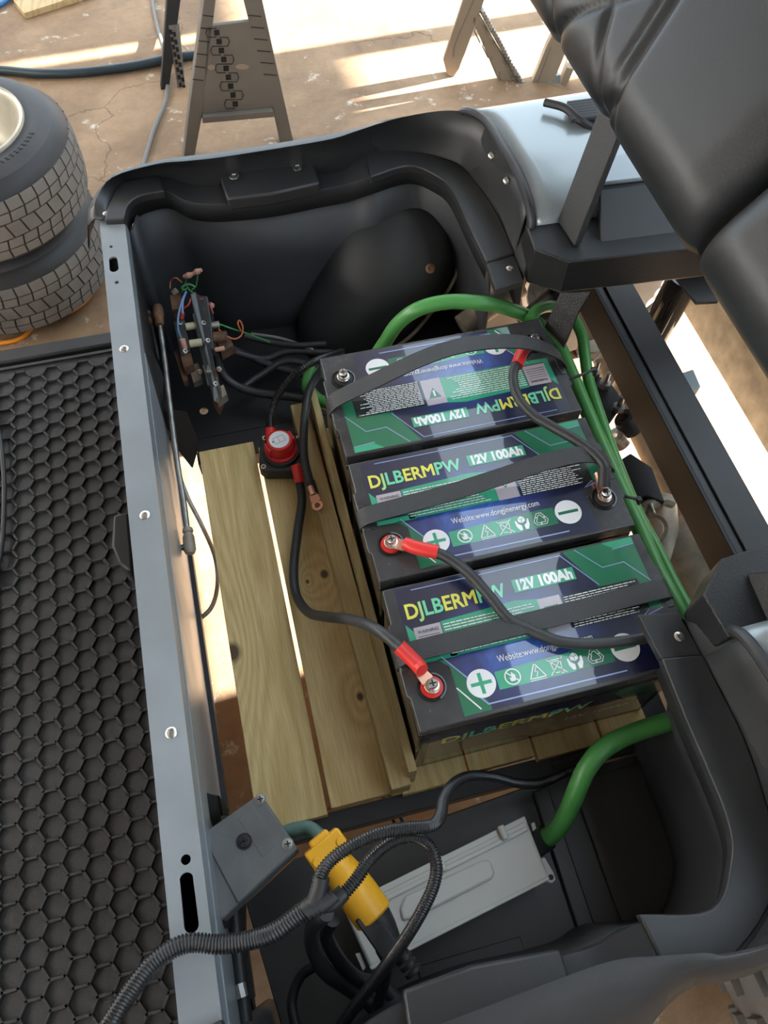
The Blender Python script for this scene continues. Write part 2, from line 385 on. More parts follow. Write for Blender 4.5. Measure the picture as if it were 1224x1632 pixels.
def text_mesh(body, size, mname, name, parent, loc, rot=0, bold=0, mats=None, squeeze=1, rx=0):
    cu = bpy.data.curves.new(name, 'FONT'); cu.body = body; cu.size = size; cu.offset = bold; cu.extrude = .00008
    to = bpy.data.objects.new('t', cu); COL.objects.link(to)
    dg = bpy.context.evaluated_depsgraph_get(); me = bpy.data.meshes.new_from_object(to.evaluated_get(dg))
    bpy.data.objects.remove(to); me.name = name
    xs = [v.co.x for v in me.vertices]; x0 = min(xs); wd = max(xs)-x0
    mt = Matrix.Diagonal((squeeze, 1, 1, 1)) @ Matrix.Translation((-x0, 0, 0)); me.transform(mt)
    me.transform(Euler((rx, 0, rot)).to_matrix().to_4x4())
    me.materials.clear(); me.materials.append(K[mname])
    if mats:
        for q in mats[1:]: me.materials.append(K[q])
    o = bpy.data.objects.new(name, me); COL.objects.link(o); o.parent = parent; o.location = loc
    return o, wd*squeeze

def letters(mb, body, size, x, y, z, mi=0, bold=0, squeeze=1, width=None, basis=None, alt=None):
    """adds the outlines of a line of text to a mesh builder; basis maps (x, y, z) of the text plane into the part"""
    cu = bpy.data.curves.new('t', 'FONT'); cu.size = size; cu.offset = bold; cu.resolution_u = 3
    to = bpy.data.objects.new('t', cu); COL.objects.link(to)
    def grab(s):
        cu.body = s; dg = bpy.context.evaluated_depsgraph_get(); dg.update()
        me = bpy.data.meshes.new_from_object(to.evaluated_get(dg)); r = ([v.co.copy() for v in me.vertices], [tuple(p.vertices) for p in me.polygons]); bpy.data.meshes.remove(me); return r
    full, _ = grab(body); W = max(v.x for v in full)
    sq = width/W if width else squeeze
    if alt:
        for i, ch in enumerate(body):
            cu.offset = 0 if ch in 'MW' else bold; one, fs = grab(ch); pre, _ = grab(body[:i+1])
            dx = max(v.x for v in pre) - max(v.x for v in one)
            pts = [V((x+(v.x+dx)*sq, y+v.y, z)) for v in one]
            for sh in ((-.0006, 0, .0006) if ch in 'MW' else (0,)):
                ps = [p+V((sh, 0, sh*.02)) for p in pts]; mb.add([basis(p) for p in ps] if basis else ps, fs, alt[i])
    else:
        vs, fs = grab(body); pts = [V((x+v.x*sq, y+v.y, z)) for v in vs]
        mb.add([basis(p) for p in pts] if basis else pts, fs, mi)
    bpy.data.objects.remove(to); return mb

# ================================================================== THE SETTING
def struct(mb, name, m, **k): o = mb.build(name, m, **k); o['kind'] = 'structure'; return o
struct(M().box((-6, -6, -.12), (9, 9, 0)), 'floor', 'concrete', smooth=0)
# garage: walls, ceiling that stops at x = .62 (open sky beyond), far wall is an unseen mask added for the low sun
struct(M().box((-2.6, -3.1, 2.5), (.62, 3.6, 2.6)), 'ceiling', 'ceil', smooth=0)
struct(M().box((-2.7, -3.1, 0), (-2.6, 3.6, 2.5)), 'wall_left', 'wall', smooth=0)
struct(M().box((-2.7, -3.2, 0), (3.1, -3.1, 2.5)), 'wall_front', 'wall', smooth=0)
wr = M()  # added out of view, its openings cut to shape the sun patches
for (y0, y1, z0, z1) in ((-3.1, -.09, 0, 2.6), (-.09, .60, .90, 2.6), (.60, 1.50, 0, 2.6), (1.50, 1.80, .575, 2.6), (1.80, 1.885, 0, 2.6), (1.885, 2.01, .64, 2.6), (2.01, 2.06, .80, 2.6), (2.06, 5.0, .64, 2.6)):
    wr.box((3.0, y0, z0), (3.1, y1, z1))
struct(wr, 'sun_mask_wall', 'wall', smooth=0)

# ================================================================== GOLF CART
cart = thing('golf_cart', 'black golf cart, seat cushion off, open battery bay below a diamond-stitched backrest', 'golf cart', (.1, -.225, 0))
YC = -.225
def mir(p): return V((p[0], 2*YC-p[1], p[2]))
# grey painted rail along the front of the bay: a flat face with slots and a flange folded down on its inner side
zb = .597
def rail_piece():
    import bmesh
    x0, x1, y0, y1 = -.2745, -.2375, -.765, .318
    holes = []                                                          # slots: (y centre, half length, half width)
    sl = [(P(181, 421, zb), .016, .0065), (P(301, 1438, zb), .026, .0068)]
    rd = [(P(177, 393, zb), .0026), (P(186, 450, zb), .0030), (P(296, 1370, zb), .0048)]
    segs = []
    for c, hl, hw in sl: segs.append((c.y, hl, hw, c.x))
    for c, r in rd: segs.append((c.y, r, r, c.x))
    segs.sort()
    mb = M(); top = zb; bot = zb-.003; y = y0
    def slab(pts): mb.prism([V((a, b, bot)) for a, b in pts], (0, 0, top-bot))
    for (cy, hl, hw, cx) in segs:
        a, b = cy-hl-.0015, cy+hl+.0015
        slab([(x0, y), (x1, y), (x1, a), (x0, a)])
        k = 8; L = []
        for i in range(k+1):                                           # outline of one half of the slot (left side), bottom to top
            t = -pi/2 - pi*i/k/1
            L.append((cx+hw*cos(t), (cy-hl+hw if i <= k/2 else cy+hl-hw)+hw*sin(t)))
        Rr = [(2*cx-px, py) for px, py in L]
        slab([(x0, a), (cx, a)] + L + [(cx, b), (x0, b)])
        slab([(x1, a), (x1, b), (cx, b)] + Rr[::-1] + [(cx, a)])
        y = b
    slab([(x0, y), (x1, y), (x1, y1), (x0, y1)])
    mb.box((x0, y0, zb-.024), (x0+.003, y1, zb-.0031))                  # outer lip
    mb.box((x1-.003, y0, zb-.045), (x1, y1, zb-.0031))                  # inner flange
    return mb
rail_piece().build('front_rail', 'rail', cart, smooth=0)
for (ya, yb, mm) in ((-.765, .06, 'rail'), (.0605, .39, 'frame')):
    M().prism([V((-.2365, ya, zb-.030)), V((-.2365, yb, zb-.030)), V((-.2550, yb, .30)), V((-.2550, ya, .30))], (-.003, 0, 0)).build('bay_front_panel', mm, cart, smooth=0)
M().box((-.2560, -.74, .288), (-.2480, .30, .303)).build('panel_edge', 'frame', cart, smooth=0)
def screw(c, r=.0062, h=.0022, parent=cart, m='steel', n=(0, 0, 1), name='screw', cross=True, dome=True):
    mb = M(); prof = [(r, 0), (r*.98, h*.35), (r*.72, h*.85), (r*.42, h), (r*.40, h*.45), (0, h*.35)] if dome else [(r, 0), (r, h*.8), (r*.85, h), (0, h)]
    mb.lathe(c, prof, 18, 0, n)
    o = mb.build(name, m, parent)
    return o
for (u, v) in ((198, 556), (231, 821), (273, 1168)):
    screw(P(u, v, zb)+V((0, 0, .0)))

# ---- moulded rim on both sides of the bay (left side measured, right side mirrored)
inn = [(197,349),(205,325),(225,311),(262,304),(300,322),(350,326),(430,318),(508,303),(550,295),(590,282),(652,264),(693,278),(720,302),(751,367),(776,417)]
out = [(166,350),(176,318),(198,290),(253,278),(298,276),(345,272),(430,262),(508,252),(545,248),(583,242),(652,240),(720,256),(748,278),(789,333),(820,404)]
cre = [(150,348),(153,318),(180,282),(250,261),(298,256),(345,251),(430,238),(508,225),(540,218),(570,208),(640,187),(720,176),(775,192),(815,255),(842,330)]
zc  = [.602,.612,.625,.638,.645,.650,.655,.660,.662,.664,.668,.672,.675,.676,.674]
zi  = [.600,.600,.600,.598,.586,.584,.584,.584,.586,.600,.600,.600,.600,.600,.600]
rows = []
for i in range(15):
    a = P(*inn[i], zi[i]); b = P(*out[i], .602 if zi[i] > .59 else .588); c = P(*cre[i], zc[i])
    od = V((b.x-a.x, b.y-a.y, 0)).normalized()
    if i >= 12: od = V((c.x-a.x, c.y-a.y, 0)).normalized()
    dn = a + V((0, 0, -.035)) + od*.002
    m1 = b.lerp(c, .35) + V((0, 0, (c.z-b.z)*.25)); m2 = b.lerp(c, .8) + V((0, 0, (c.z-b.z)*.16))
    e1 = c + od*.014 + V((0, 0, -.012)); e2 = c + od*.024 + V((0, 0, -.045)); e3 = c + od*.026 + V((0, 0, -.055 if i < 3 else -.22))
    rows.append([dn, a+V((0, 0, -.004)), a+od*.0015, b-od*.001, b+V((0, 0, .002)), m1, m2, c, e1, e2, e3])
def smooth_rows(rows, n=4):
    cols = list(zip(*rows)); cols = [catmull(c, n) for c in cols]; return [list(r) for r in zip(*cols)]
RIM = smooth_rows(rows, 4)
def rim_side(flip):
    rr = [[mir(p) for p in r] for r in RIM] if flip else RIM
    return M().grid(rr).build('side_rim', 'plastic', cart, smooth=50)
for fl in (0, 1):
    o = rim_side(fl)
    md = o.modifiers.new('solid', 'SOLIDIFY'); md.thickness = .0025; md.offset = -1
fm = lambda p, fl: mir(p) if fl else V(p)
for fl in (0, 1):
    # raised mounting pad with two screws
    pad = [P(350, 283, .603), P(356, 275, .606), P(430, 264, .607), P(498, 254, .606), (P(510, 292, .600)), P(430, 309, .600), P(362, 317, .600)]
    M().prism([fm(p, fl) for p in pad], (0, 0, -.022)).build('mounting_pad', 'plastic', cart, bevel=.003)
    for (u, v) in ((373, 281), (474, 267)):
        screw(fm(P(u, v, .606), fl), r=.0085, h=.003)
    # crisp flat ledges on either side of the two pockets
    for (ia, ib, zz) in ((0, 3, .6065), (9, 14, .6045)):
        pi_ = catmull([P(*inn[i], zz) for i in range(ia, ib+1)], 5); po_ = catmull([P(*out[i], zz) for i in range(ia, ib+1)], 5)
        k_ = len(pi_); vs = [fm(p, fl) for p in pi_+po_]; lo_ = [p+V((0, 0, -.014)) for p in vs]; mb = M()
        fs = []
        for i in range(k_-1):
            fs += [(i, i+1, k_+i+1, k_+i), (2*k_+i+1, 2*k_+i, 3*k_+i, 3*k_+i+1), (i+1, i, 2*k_+i, 2*k_+i+1), (k_+i, k_+i+1, 3*k_+i+1, 3*k_+i)]
        fs += [(0, k_, 3*k_, 2*k_), (k_-1, 3*k_-1, 4*k_-1, 2*k_-1)]
        mb.add(vs+lo_, fs).build('rim_ledge', 'plastic', cart, bevel=.0022, seg=3)
    # square end tab of the rim
    tb = [P(776, 419, .602), P(820, 406, .602), P(834, 447, .602), P(790, 461, .602)]
    M().prism([fm(p, fl) for p in tb], (0, 0, -.012)).build('end_tab', 'plastic', cart, bevel=.0012)
    screw(fm(P(813, 428, .602), fl), r=.0058)
    screw(fm(P(170, 340, .604), fl), r=.0058)
    # dark side panel behind the ledge with two screws
    pn = [P(789, 335, .600), P(820, 404, .600), P(834, 447, .590), P(852, 395, .62), P(849, 353, .662), P(842, 330, .672), P(815, 262, .675)]
    sp = [V(p) for p in pn]
    for (u, v) in ((784, 248), (808, 288)):
        screw(fm(P(u, v, .66), fl), r=.0058, n=(-.3, -.7 if not fl else .7, .6))
# ---- tub wall that follows the inner edge of the rim down to the bay floor
for fl in (0, 1):
    top = [P(*inn[i], zi[i]) for i in range(15)]
    top = catmull([V((-.262, top[0].y+.004, top[0].z-.02))]+top, 4)
    rws = []
    for z in (.0, -.10, -.20, -.31):
        rws.append([fm(V((p.x+(.006 if p.x < -.1 else .012)+(.022*min(1, -z*12) if p.x > .2 else 0), p.y + .012 + z*.05 + (.030*min(1, -z*12) if p.y < .2 else 0), p.z-.03+z)), fl) for p in top])
    o = M().grid(rws).build('tub_wall', 'tub', cart, smooth=50)
    md = o.modifiers.new('solid', 'SOLIDIFY'); md.thickness = .003; md.offset = 0
# ---- silver rear fender on each side, edge moulding
for fl in (0, 1):
    sec = [(.140, .600), (.150, .640), (.175, .668), (.215, .685), (.26, .692), (.31, .688), (.35, .670), (.385, .635), (.41, .58), (.42, .48)]
    a = [P(849, 353, .660), P(842, 318, .676), P(826, 275, .683), P(806, 240, .686), P(775, 192, .684), P(741, 178, .672)]
    rr = []
    base = [V((p.x, p.y, p.z)) for p in a] 
    base.append(base[-1]+V((0, .022, -.045))); base.append(base[-1]+V((0, .006, -.12)))
    base = [base[0]+V((.0, -.008, -.03))] + base
    base = catmull(base, 4)
    for k in range(9):
        t = k/8; rr.append([fm(p + V((.27*t, -.004*t + .012*sin(pi*t)*0, .006*t)), fl) for p in base])
    o = M().grid(rr).build('fender', 'silver', cart, smooth=60); md = o.modifiers.new('solid', 'SOLIDIFY'); md.thickness = .003; md.offset = 0
    M().tube([fm(p+V((-.002, 0, .001)), fl) for p in base], .0065, 10, smooth=0).build('fender_edge_trim', 'plastic', cart)
# dark filler between ledge and fender
for fl in (0, 1):
    r0 = [P(748, 278, .603), P(789, 333, .603), P(820, 404, .603), P(834, 447, .596)]
    r1 = [P(775, 192, .684), P(815, 255, .683), P(842, 318, .676), P(849, 356, .655)]
    r0 = catmull(r0, 4); r1 = catmull(r1, 4)
    o = M().grid([[fm(p+V((.004,0,-.06)), fl) for p in r0], [fm(p, fl) for p in r0], [fm(p.lerp(q, .5)+V((0, 0, -.006)), fl) for p, q in zip(r0, r1)], [fm(q+V((0, 0, -.003)), fl) for q in r1]]).build('quarter_panel', 'plastic', cart, smooth=50)
# ---- rear brackets: chamfered box beams running back from the rim ends, each with an upright strut
for fl in (0, 1):
    z = .655
    tp = [P(838, 357, z), P(899, 346, z), P(1000, 352, z)+V((.25, 0, 0)), P(1119, 409, z)+V((.22, -.0, 0)), P(907, 417, z), P(852, 397, z)]
    dz = V((0, 0, -.058))
    sh = [V((p.x, p.y, p.z)) for p in tp]
    lo = [p+dz for p in sh]; lo[5] += V((.0, .0, -.005)); lo[0] += V((-.004, 0, 0))
    mb = M(); n = 6
    mb.add([fm(p, fl) for p in sh+lo], [tuple(range(n)), tuple(range(2*n-1, n-1, -1))]+[((i+1) % n, i, n+i, n+(i+1) % n) for i in range(n)])
    mb.build('rear_bracket', 'powder', cart, bevel=.0025)
    b0 = P(888, 352, z+.002); b1 = P(915, 393, z+.002); hi = V((.098, .105, .235))
    q = [b0, b1, b1+V((.011, .002, 0)), b0+V((.011, .002, 0))]
    mb = M(); vs = [fm(p, fl) for p in q] + [fm(p+hi, fl) for p in q]
    mb.add(vs, [(3,2,1,0),(4,5,6,7),(0,1,5,4),(1,2,6,5),(2,3,7,6),(3,0,4,7)]).build('seat_strut', 'powder', cart, bevel=.0015)
# box behind the left bracket (bag-well side), textured cap and lip
c1, c2, c3, c4 = P(963, 256, .705), P(1060, 244, .705)+V((.2, 0, 0)), P(1062, 291, .705)+V((.2, -.004, 0)), P(953, 299, .705)
lowp = [V((p.x-.004, p.y+dy, .650)) for p, dy in ((c1, .0), (c2, .0), (c3, -.055), (c4, -.055))]
M().add(lowp+[c1, c2, c3, c4], [(3,2,1,0),(4,5,6,7),(0,1,5,4),(1,2,6,5),(2,3,7,6),(3,0,4,7)]).build('bag_well_side', 'tub', cart, bevel=.004)
M().prism([p+V((0, 0, .007)) for p in (c1, c2, c3, c4)], (0, 0, -.006)).build('bag_well_cap', 'rail', cart, bevel=.002)
M().prism([P(848, 347, .648), P(905, 338, .648), P(908, 345, .648), P(850, 355, .648)], (0, 0, -.01)).build('seal_strip', 'rubber', cart, bevel=.002)
mb = M()
for k in range(7):
    a = P(905+k*.6, 166+k*4.2, .70); b = P(960+k*.8, 160+k*4.4, .70); mb.tube([a, b+V((.06, 0, 0))], .0045, 8, smooth=0)
mb.build('ribbed_gasket', 'plastic', cart)
M().tube([P(868, 163, .70), P(900, 172, .702), P(922, 190, .70), P(945, 205, .69), P(962, 222, .68)], .006, 8).build('gasket_strap', 'rubber', cart)
# ---- cross rail of the chassis behind the batteries (channel with a groove)
M().box((.468, -.72, .43), (.474, .30, .50)).build('rail_web', 'dark', cart, bevel=.001)  # shade put into the colour: web darker than the rest of its rail
mb = M().box((.4742, -.72, .492), (.486, .30, .498)).box((.486, -.72, .494), (.533, .30, .502)).box((.527, -.72, .44), (.533, .30, .4935))
mb.build('chassis_rail', 'frame', cart, bevel=.001)
# rear body wall beyond the axle, floor bounce painted in as tan
mb = M().grid([[V((.74, .33, .30)), V((.74, -.78, .30))], [V((.80, .33, .60)), V((.80, -.78, .60))]], thick=(.012, 0, 0)); mb.build('rear_body_wall', 'tansteel', cart, bevel=.002)
# ---- deck support frame: angle irons under the planks and around the bay
M().box((-.214, -.585, .300), (.36, -.560, .3305)).build('deck_cross_angle', 'frame', cart, bevel=.001)
M().box((-.214, .020, .300), (.36, .045, .3305)).build('deck_cross_angle', 'frame', cart, bevel=.001)
M().box((.335, -.585, .27), (.37, .045, .3305)).build('deck_side_angle', 'frame', cart, bevel=.001)
# black plate left of the bay with a drilled hole (sunlit floor shows through it)
mb = M(); hc = P(325, 655, .30); x0, x1, y0, y1 = -.262, .34, .095, .40; k = 20
def holed_plate(mb, x0, x1, y0, y1, z, c, r, t=.004):
    for sgn in (1, -1):
        arc = [(c.x+r*sin(pi*i/k)*sgn, c.y-r*cos(pi*i/k)) for i in range(k+1)]
        xe = x1 if sgn > 0 else x0
        pl = [V((a, b, z)) for a, b in [(c.x, y0)] + arc + [(c.x, y1), (xe, y1), (xe, y0)]]
        mb.prism(pl, (0, 0, -t))
holed_plate(mb, x0, x1, y0, y1, .30, hc, .0075)
mb.build('bay_floor_plate', 'frame', cart, smooth=0)
M().box((-.215, .060, .285), (.34, .094, .3005)).build('bay_floor_step', 'frame', cart, bevel=.001)
# ---- shelf of the right compartment that carries the charger, with stepped ribs
sh = [P(392, 1440, .33), P(470, 1368, .33), P(560, 1346, .33), P(705, 1301, .33), P(810, 1264, .33), P(900, 1232, .33), P(1010, 1205, .33)+V((.02, 0, 0)), V((.33, -.80, .33)), V((-.215, -.80, .33))]
M().prism(sh, (0, 0, -.006)).build('bay_shelf', 'tubdark', cart, bevel=.0015)
M().prism([P(893, 466, .60), P(942, 464, .60), P(922, 497, .58), P(899, 553, .545), P(868, 520, .545)], (.004, .004, -.010)).build('bracket_brace', 'powder', cart, bevel=.001)
M().box((.150, -.78, .331), (.172, -.60, .338)).box((.205, -.78, .331), (.33, -.60, .336)).build('shelf_rib', 'tubdark', cart, bevel=.002)
M().box((-.05, -.80, .331), (.08, -.755, .334)).build('shelf_rib', 'tubdark', cart, bevel=.001)
M().grid([[P(900, 1236, .33), P(1000, 1200, .33), P(1110, 1190, .34)], [P(880, 1215, .345), P(1000, 1172, .35), P(1112, 1150, .36)]], thick=(0, 0, -.004)).build('shelf_lip', 'tubdark', cart, bevel=.001)
# thin black pipe and weld along the inner side of the rail at the lower end
M().tube([P(372, 1440, .45), P(380, 1540, .45), P(392, 1640, .45)], .008, 12, smooth=0).build('frame_tube', 'frame', cart)
M().tube([P(381, 1568, .462), P(386, 1590, .462)], .0065, 8, smooth=0).build('weld_bead', 'dullsteel', cart)
M().grid([[P(352, 1300, .52), P(352, 1480, .52)], [P(392, 1300, .34), P(392, 1480, .34)]], thick=(0, 0, -.003)).build('side_gusset', 'frame', cart, bevel=.001)
# black gussets beside the linkage
for pts in ([(222, 540, .50), (233, 541, .50), (262, 606, .42), (272, 690, .36), (240, 650, .40)], [(274, 652, .42), (296, 656, .42), (316, 705, .33), (305, 745, .33), (270, 700, .36)], [(325, 1262, .50), (345, 1268, .50), (362, 1290, .44), (355, 1318, .44), (328, 1330, .50)]):
    M().prism(PP(pts), (.002, 0, -.003)).build('gusset', 'frame', cart, bevel=.0006)
# ---- moulded wheel-housing cover in the left compartment
tp = [(566, 336, .50), (600, 328, .515), (640, 326, .515), (684, 331, .50), (702, 352, .485), (712, 392, .465), (716, 425, .45), (668, 424, .455), (620, 408, .475), (600, 378, .495)]
lw = [(546, 342, .485), (600, 322, .45), (640, 318, .45), (700, 326, .45), (716, 350, .43), (724, 395, .42), (727, 432, .40), (692, 486, .36), (640, 543, .33), (520, 556, .33)]
mb = M()
ring = [(560, 338, .50), (620, 325, .52), (684, 329, .505), (704, 365, .48), (715, 425, .452), (668, 428, .452), (612, 405, .478)]
rg2 = [(528, 372, .46), (625, 318, .46), (694, 322, .46), (716, 365, .44), (723, 432, .41), (655, 500, .40), (540, 500, .40)]
rg3 = [(461, 488, .35), (625, 316, .36), (702, 318, .36), (724, 365, .35), (724, 440, .345), (640, 548, .33), (518, 560, .33)]
rws = [PP(ring), PP(rg2), PP(rg3)]
cc0 = sum(rws[1], V())/7
rws = [[cc0+(p-cc0)*1.14 for p in r] for r in rws]; rws.append([V((p.x, p.y, .301)) for p in rws[-1]])
cen = sum(rws[0], V())/7
mb.grid(rws, loop=True); o0 = len(mb.v); mb.v.append(cen+V((0, 0, .004)))
for i in range(7): mb.f.append([i, (i+1) % 7, o0]); mb.m.append(0)
o = mb.build('wheel_housing_cover', 'plastic', cart, smooth=180); md = o.modifiers.new('sub', 'SUBSURF'); md.levels = md.render_levels = 3
M().tube(PP([(668, 318, .47), (690, 322, .47), (705, 350, .455), (716, 385, .44), (728, 420, .42), (724, 445, .40), (700, 482, .37), (655, 535, .34), (610, 566, .335)]), .0035, 8).build('cover_seam', 'tansteel', cart)
screw(P(686, 428, .458), r=.0085, m='rust', n=(-.2, -.5, .8), name='bolt')
# dusty cross tube behind the wheel housing, right of it
M().cyl(P(735, 520, .38), P(830, 455, .42), .020).build('frame_tube', 'tansteel', cart)
M().cyl(P(836, 520, .46), P(925, 440, .54), .021).build('frame_tube', 'frame', cart)
# strut that drops from the bracket to the axle
M().cyl(P(1092, 440, .52), P(985, 640, .20), .026, n=28).build('shock_absorber', 'case', cart)
M().prism([P(1075, 438, .56), P(1122, 438, .56), P(1145, 480, .54), P(1110, 482, .54)], (0, 0, -.006)).build('shock_mount', 'frame', cart, bevel=.001)
# ---- floorboard edge, pedals side
M().box((-.85, .360, .262), (-.255, .392, .288)).build('floorboard_edge', 'frame', cart, bevel=.004)
M().box((-.85, -.95, .250), (-.255, .361, .272)).build('floorboard', 'frame', cart, smooth=0)
M().box((-.272, -.765, .272), (-.268, .33, .574)).build('kick_panel', 'frame', cart, smooth=0)
# ---- rear axle seen through the gap: housing, spring seat, U-bolts, brake backing plate
ax = M().cyl((.60, .30, .22), (.60, -.72, .22), .030); ax.build('rear_axle', 'tansteel', cart)
M().lathe((.585, -.33, .23), [(0, -.10), (.06, -.095), (.095, -.05), (.11, 0), (.095, .05), (.06, .095), (0, .10)], 28, ax=(0, 1, 0)).build('differential', 'tansteel', cart)
c = P(1040, 842, .33)
rg = M().lathe(c, [(.016, 0), (.016, .008), (.022, .010), (.024, 0), (.020, -.01)], 28, close=True, ax=(-.25, -.35, .9)).build('brake_ring', 'tansteel', cart)
M().lathe(P(1037, 868, .33), [(.0, 0), (.004, 0), (.0075, .001), (.008, .006), (.004, .007), (.003, .003), (0, .003)], 18, ax=(-.25, -.35, .9)).build('brake_pivot', 'tansteel', cart)
M().tube(PP([(1005, 830, .34), (1030, 808, .345), (1055, 796, .345), (1072, 800, .34)]), .011, 10).build('brake_arm', 'tansteel', cart)
M().cyl(P(1037, 803, .357), P(1042, 818, .357), .0032).build('cotter_pin', 'steel', cart)
M().cyl(P(1050, 800, .30), P(1058, 895, .26), .028).build('brake_housing', 'tansteel', cart)
M().prism(PP([(985, 735, .36), (1005, 722, .36), (1040, 745, .36), (1060, 800, .36), (1030, 790, .36), (1000, 800, .36)]), (0, 0, -.02)).build('spring_hanger', 'frame', cart, bevel=.002)
M().prism(PP([(942, 590, .36), (975, 612, .36), (995, 640, .36), (960, 690, .36), (930, 650, .36)]), (0, 0, -.012)).build('spring_plate', 'frame', cart, bevel=.002)
for (u, v) in ((962, 618), (984, 655), (946, 600)):
    b0 = P(u, v, .36); cbolt = M().cyl(b0, b0+V((.001, .004, .034)), .0045, n=12); ub = cbolt.build('spring_bolt', 'dullsteel', cart)
    M().lathe(b0+V((0, 0, .004)), [(.0105, 0), (.0105, .009), (.005, .0095)], 6, ax=(0, .1, 1)).build('nut', 'dullsteel', cart)
M().lathe(P(1000, 672, .34), [(.008, -.02), (.020, -.02), (.022, .0), (.018, .012), (.008, .012)], 24, close=True, ax=(-.5, .3, .6)).build('spring_bushing', 'rubber', cart)
M().lathe(P(985, 700, .32), [(.006, -.012), (.017, -.012), (.017, .012), (.006, .012)], 24, close=True, ax=(-.5, .3, .6)).build('spring_washer', 'steel', cart)
M().box(P(932, 565, .36), P(960, 545, .36)+V((.02, .01, -.02))).build('spring_clamp', 'tansteel', cart, bevel=.002)
M().tube(PP([(925, 578, .37), (945, 573, .37), (960, 560, .37)]), .0025, 8).build('brake_line', 'dullsteel', cart)
M().prism([P(1050, 606, .46), P(1105, 588, .46), P(1117, 616, .46), P(1068, 634, .46)], (0, 0, -.05)).build('hitch_plate', 'silver', cart, bevel=.0015)
# rear wheels (outer wheel shows under the right edge of the body)
for yy, sg in ((-.90, -1), (.43, 1)):
    wp = [(.11, -.085), (.21, -.095), (.245, -.075), (.252, 0), (.245, .075), (.21, .095), (.11, .085)]
    wo_ = M().lathe((.60, yy, .252), wp, 48, close=True, ax=(0, 1, 0)).build('rear_tire', 'tread', cart, smooth=40)
    mb = M(); q = 26
    for i in range(q):
        for s2 in (-1, 1):
            a = 2*pi*(i+.25*s2)/q; ca, sa = cos(a), sin(a)
            pts = []
            for (da, yv) in ((-.07, .012), (.045, .012), (.075, .088), (-.04, .088)):
                aa = a+da*s2; pts.append(V((.60+.249*cos(aa), yy+yv*s2, .252+.249*sin(aa))))
            mb.prism(pts, V((ca, 0, sa))*.012)
    mb.build('tread_lugs', 'tread', wo_, smooth=0, bevel=0)['kind'] = 'stuff'
    M().lathe((.60, yy, .252), [(.02, .02*sg), (.09, .02*sg), (.10, .0), (.118, -.085*sg), (.124, -.09*sg), (.112, -.085*sg), (.095, .01*sg)][::1], 36, close=True, ax=(0, 1, 0)).build('wheel_rim', 'dullsteel', cart)
# ---- direction lever boot in front of the rail and the hook of a cable at the edge
M().prism([P(180, 820, .50), P(205, 815, .50), P(212, 905, .48), P(203, 910, .48), P(190, 900, .48), P(177, 870, .49)], (0, 0, -.05)).build('lever_boot', 'frame', cart, bevel=.006, seg=3)

# ---- seat back: two padded halves with diamond stitching, leaning back over the bay
ZB = .862
sb = M().grid([[V((.44, -.85, ZB+.03)), V((.44, .42, ZB+.03))], [V((.78, -.85, 1.34)), V((.78, .42, 1.34))]], thick=(.012, 0, -.004)).build('seat_back', 'vinyl', cart, bevel=.003)
nA = V((-.80, 0, .60)).normalized(); upv = V((.60, 0, .80)).normalized()
def cushion(y0, y1, cy):
    nu, nv = 132, 110; W = abs(y1-y0); Hh = .62; seam = []
    rws = []
    for j in range(nv+1):
        r = []
        for i in range(nu+1):
            a = i/nu; b = j/nv; y = y0+(y1-y0)*a; h = Hh*b
            da = min(a, 1-a)*W; db = h
            # rounded edges
            e = min(1, da/.05); e2 = min(1, db/.055)
            d = .050*(math.sqrt(max(0, 1-(1-e)**2))*math.sqrt(max(0, 1-(1-e2)**2)))
            # diamond quilting on the outer band, plain centre panel edged by a raised seam
            uc = abs(y-YC); q = 0; bd = .19+.30*h
            s1 = (y + h*.95)/.150; s2 = (y - h*.95)/.150
            g = min(abs(s1-round(s1)), abs(s2-round(s2)))*.150
            inside = 1/(1+math.exp(-max(-50, min(50, (uc-bd)/.004))))
            q = -.006*math.exp(-(g/.0075)**2)*inside
            ed = abs(uc-bd)*.95; q += -.007*math.exp(-(ed/.0065)**2)
            ed2 = abs(uc-bd-.016)*.95; q += -.004*math.exp(-(ed2/.003)**2)
            scal = .006*inside*math.exp(-(g/.015)**2)*max(0, 1-db/.10)
            cr = -.012*math.exp(-(da/.012)**2)
            p = V((.352, y, ZB)) + upv*(h + scal - cr*max(0, 1-db/.12)*.6) + nA*(d+q)
            r.append(p)
        rws.append(r)
    return M().grid(rws)
for (y0, y1) in ((-.806, -.227), (-.223, .356)):
    o = cushion(y0, y1, 0).build('cushion', 'vinyl', sb, smooth=180)
    md = o.modifiers.new('solid', 'SOLIDIFY'); md.thickness = .012; md.offset = -1
# (the cushions' backs are closed by the board behind them)

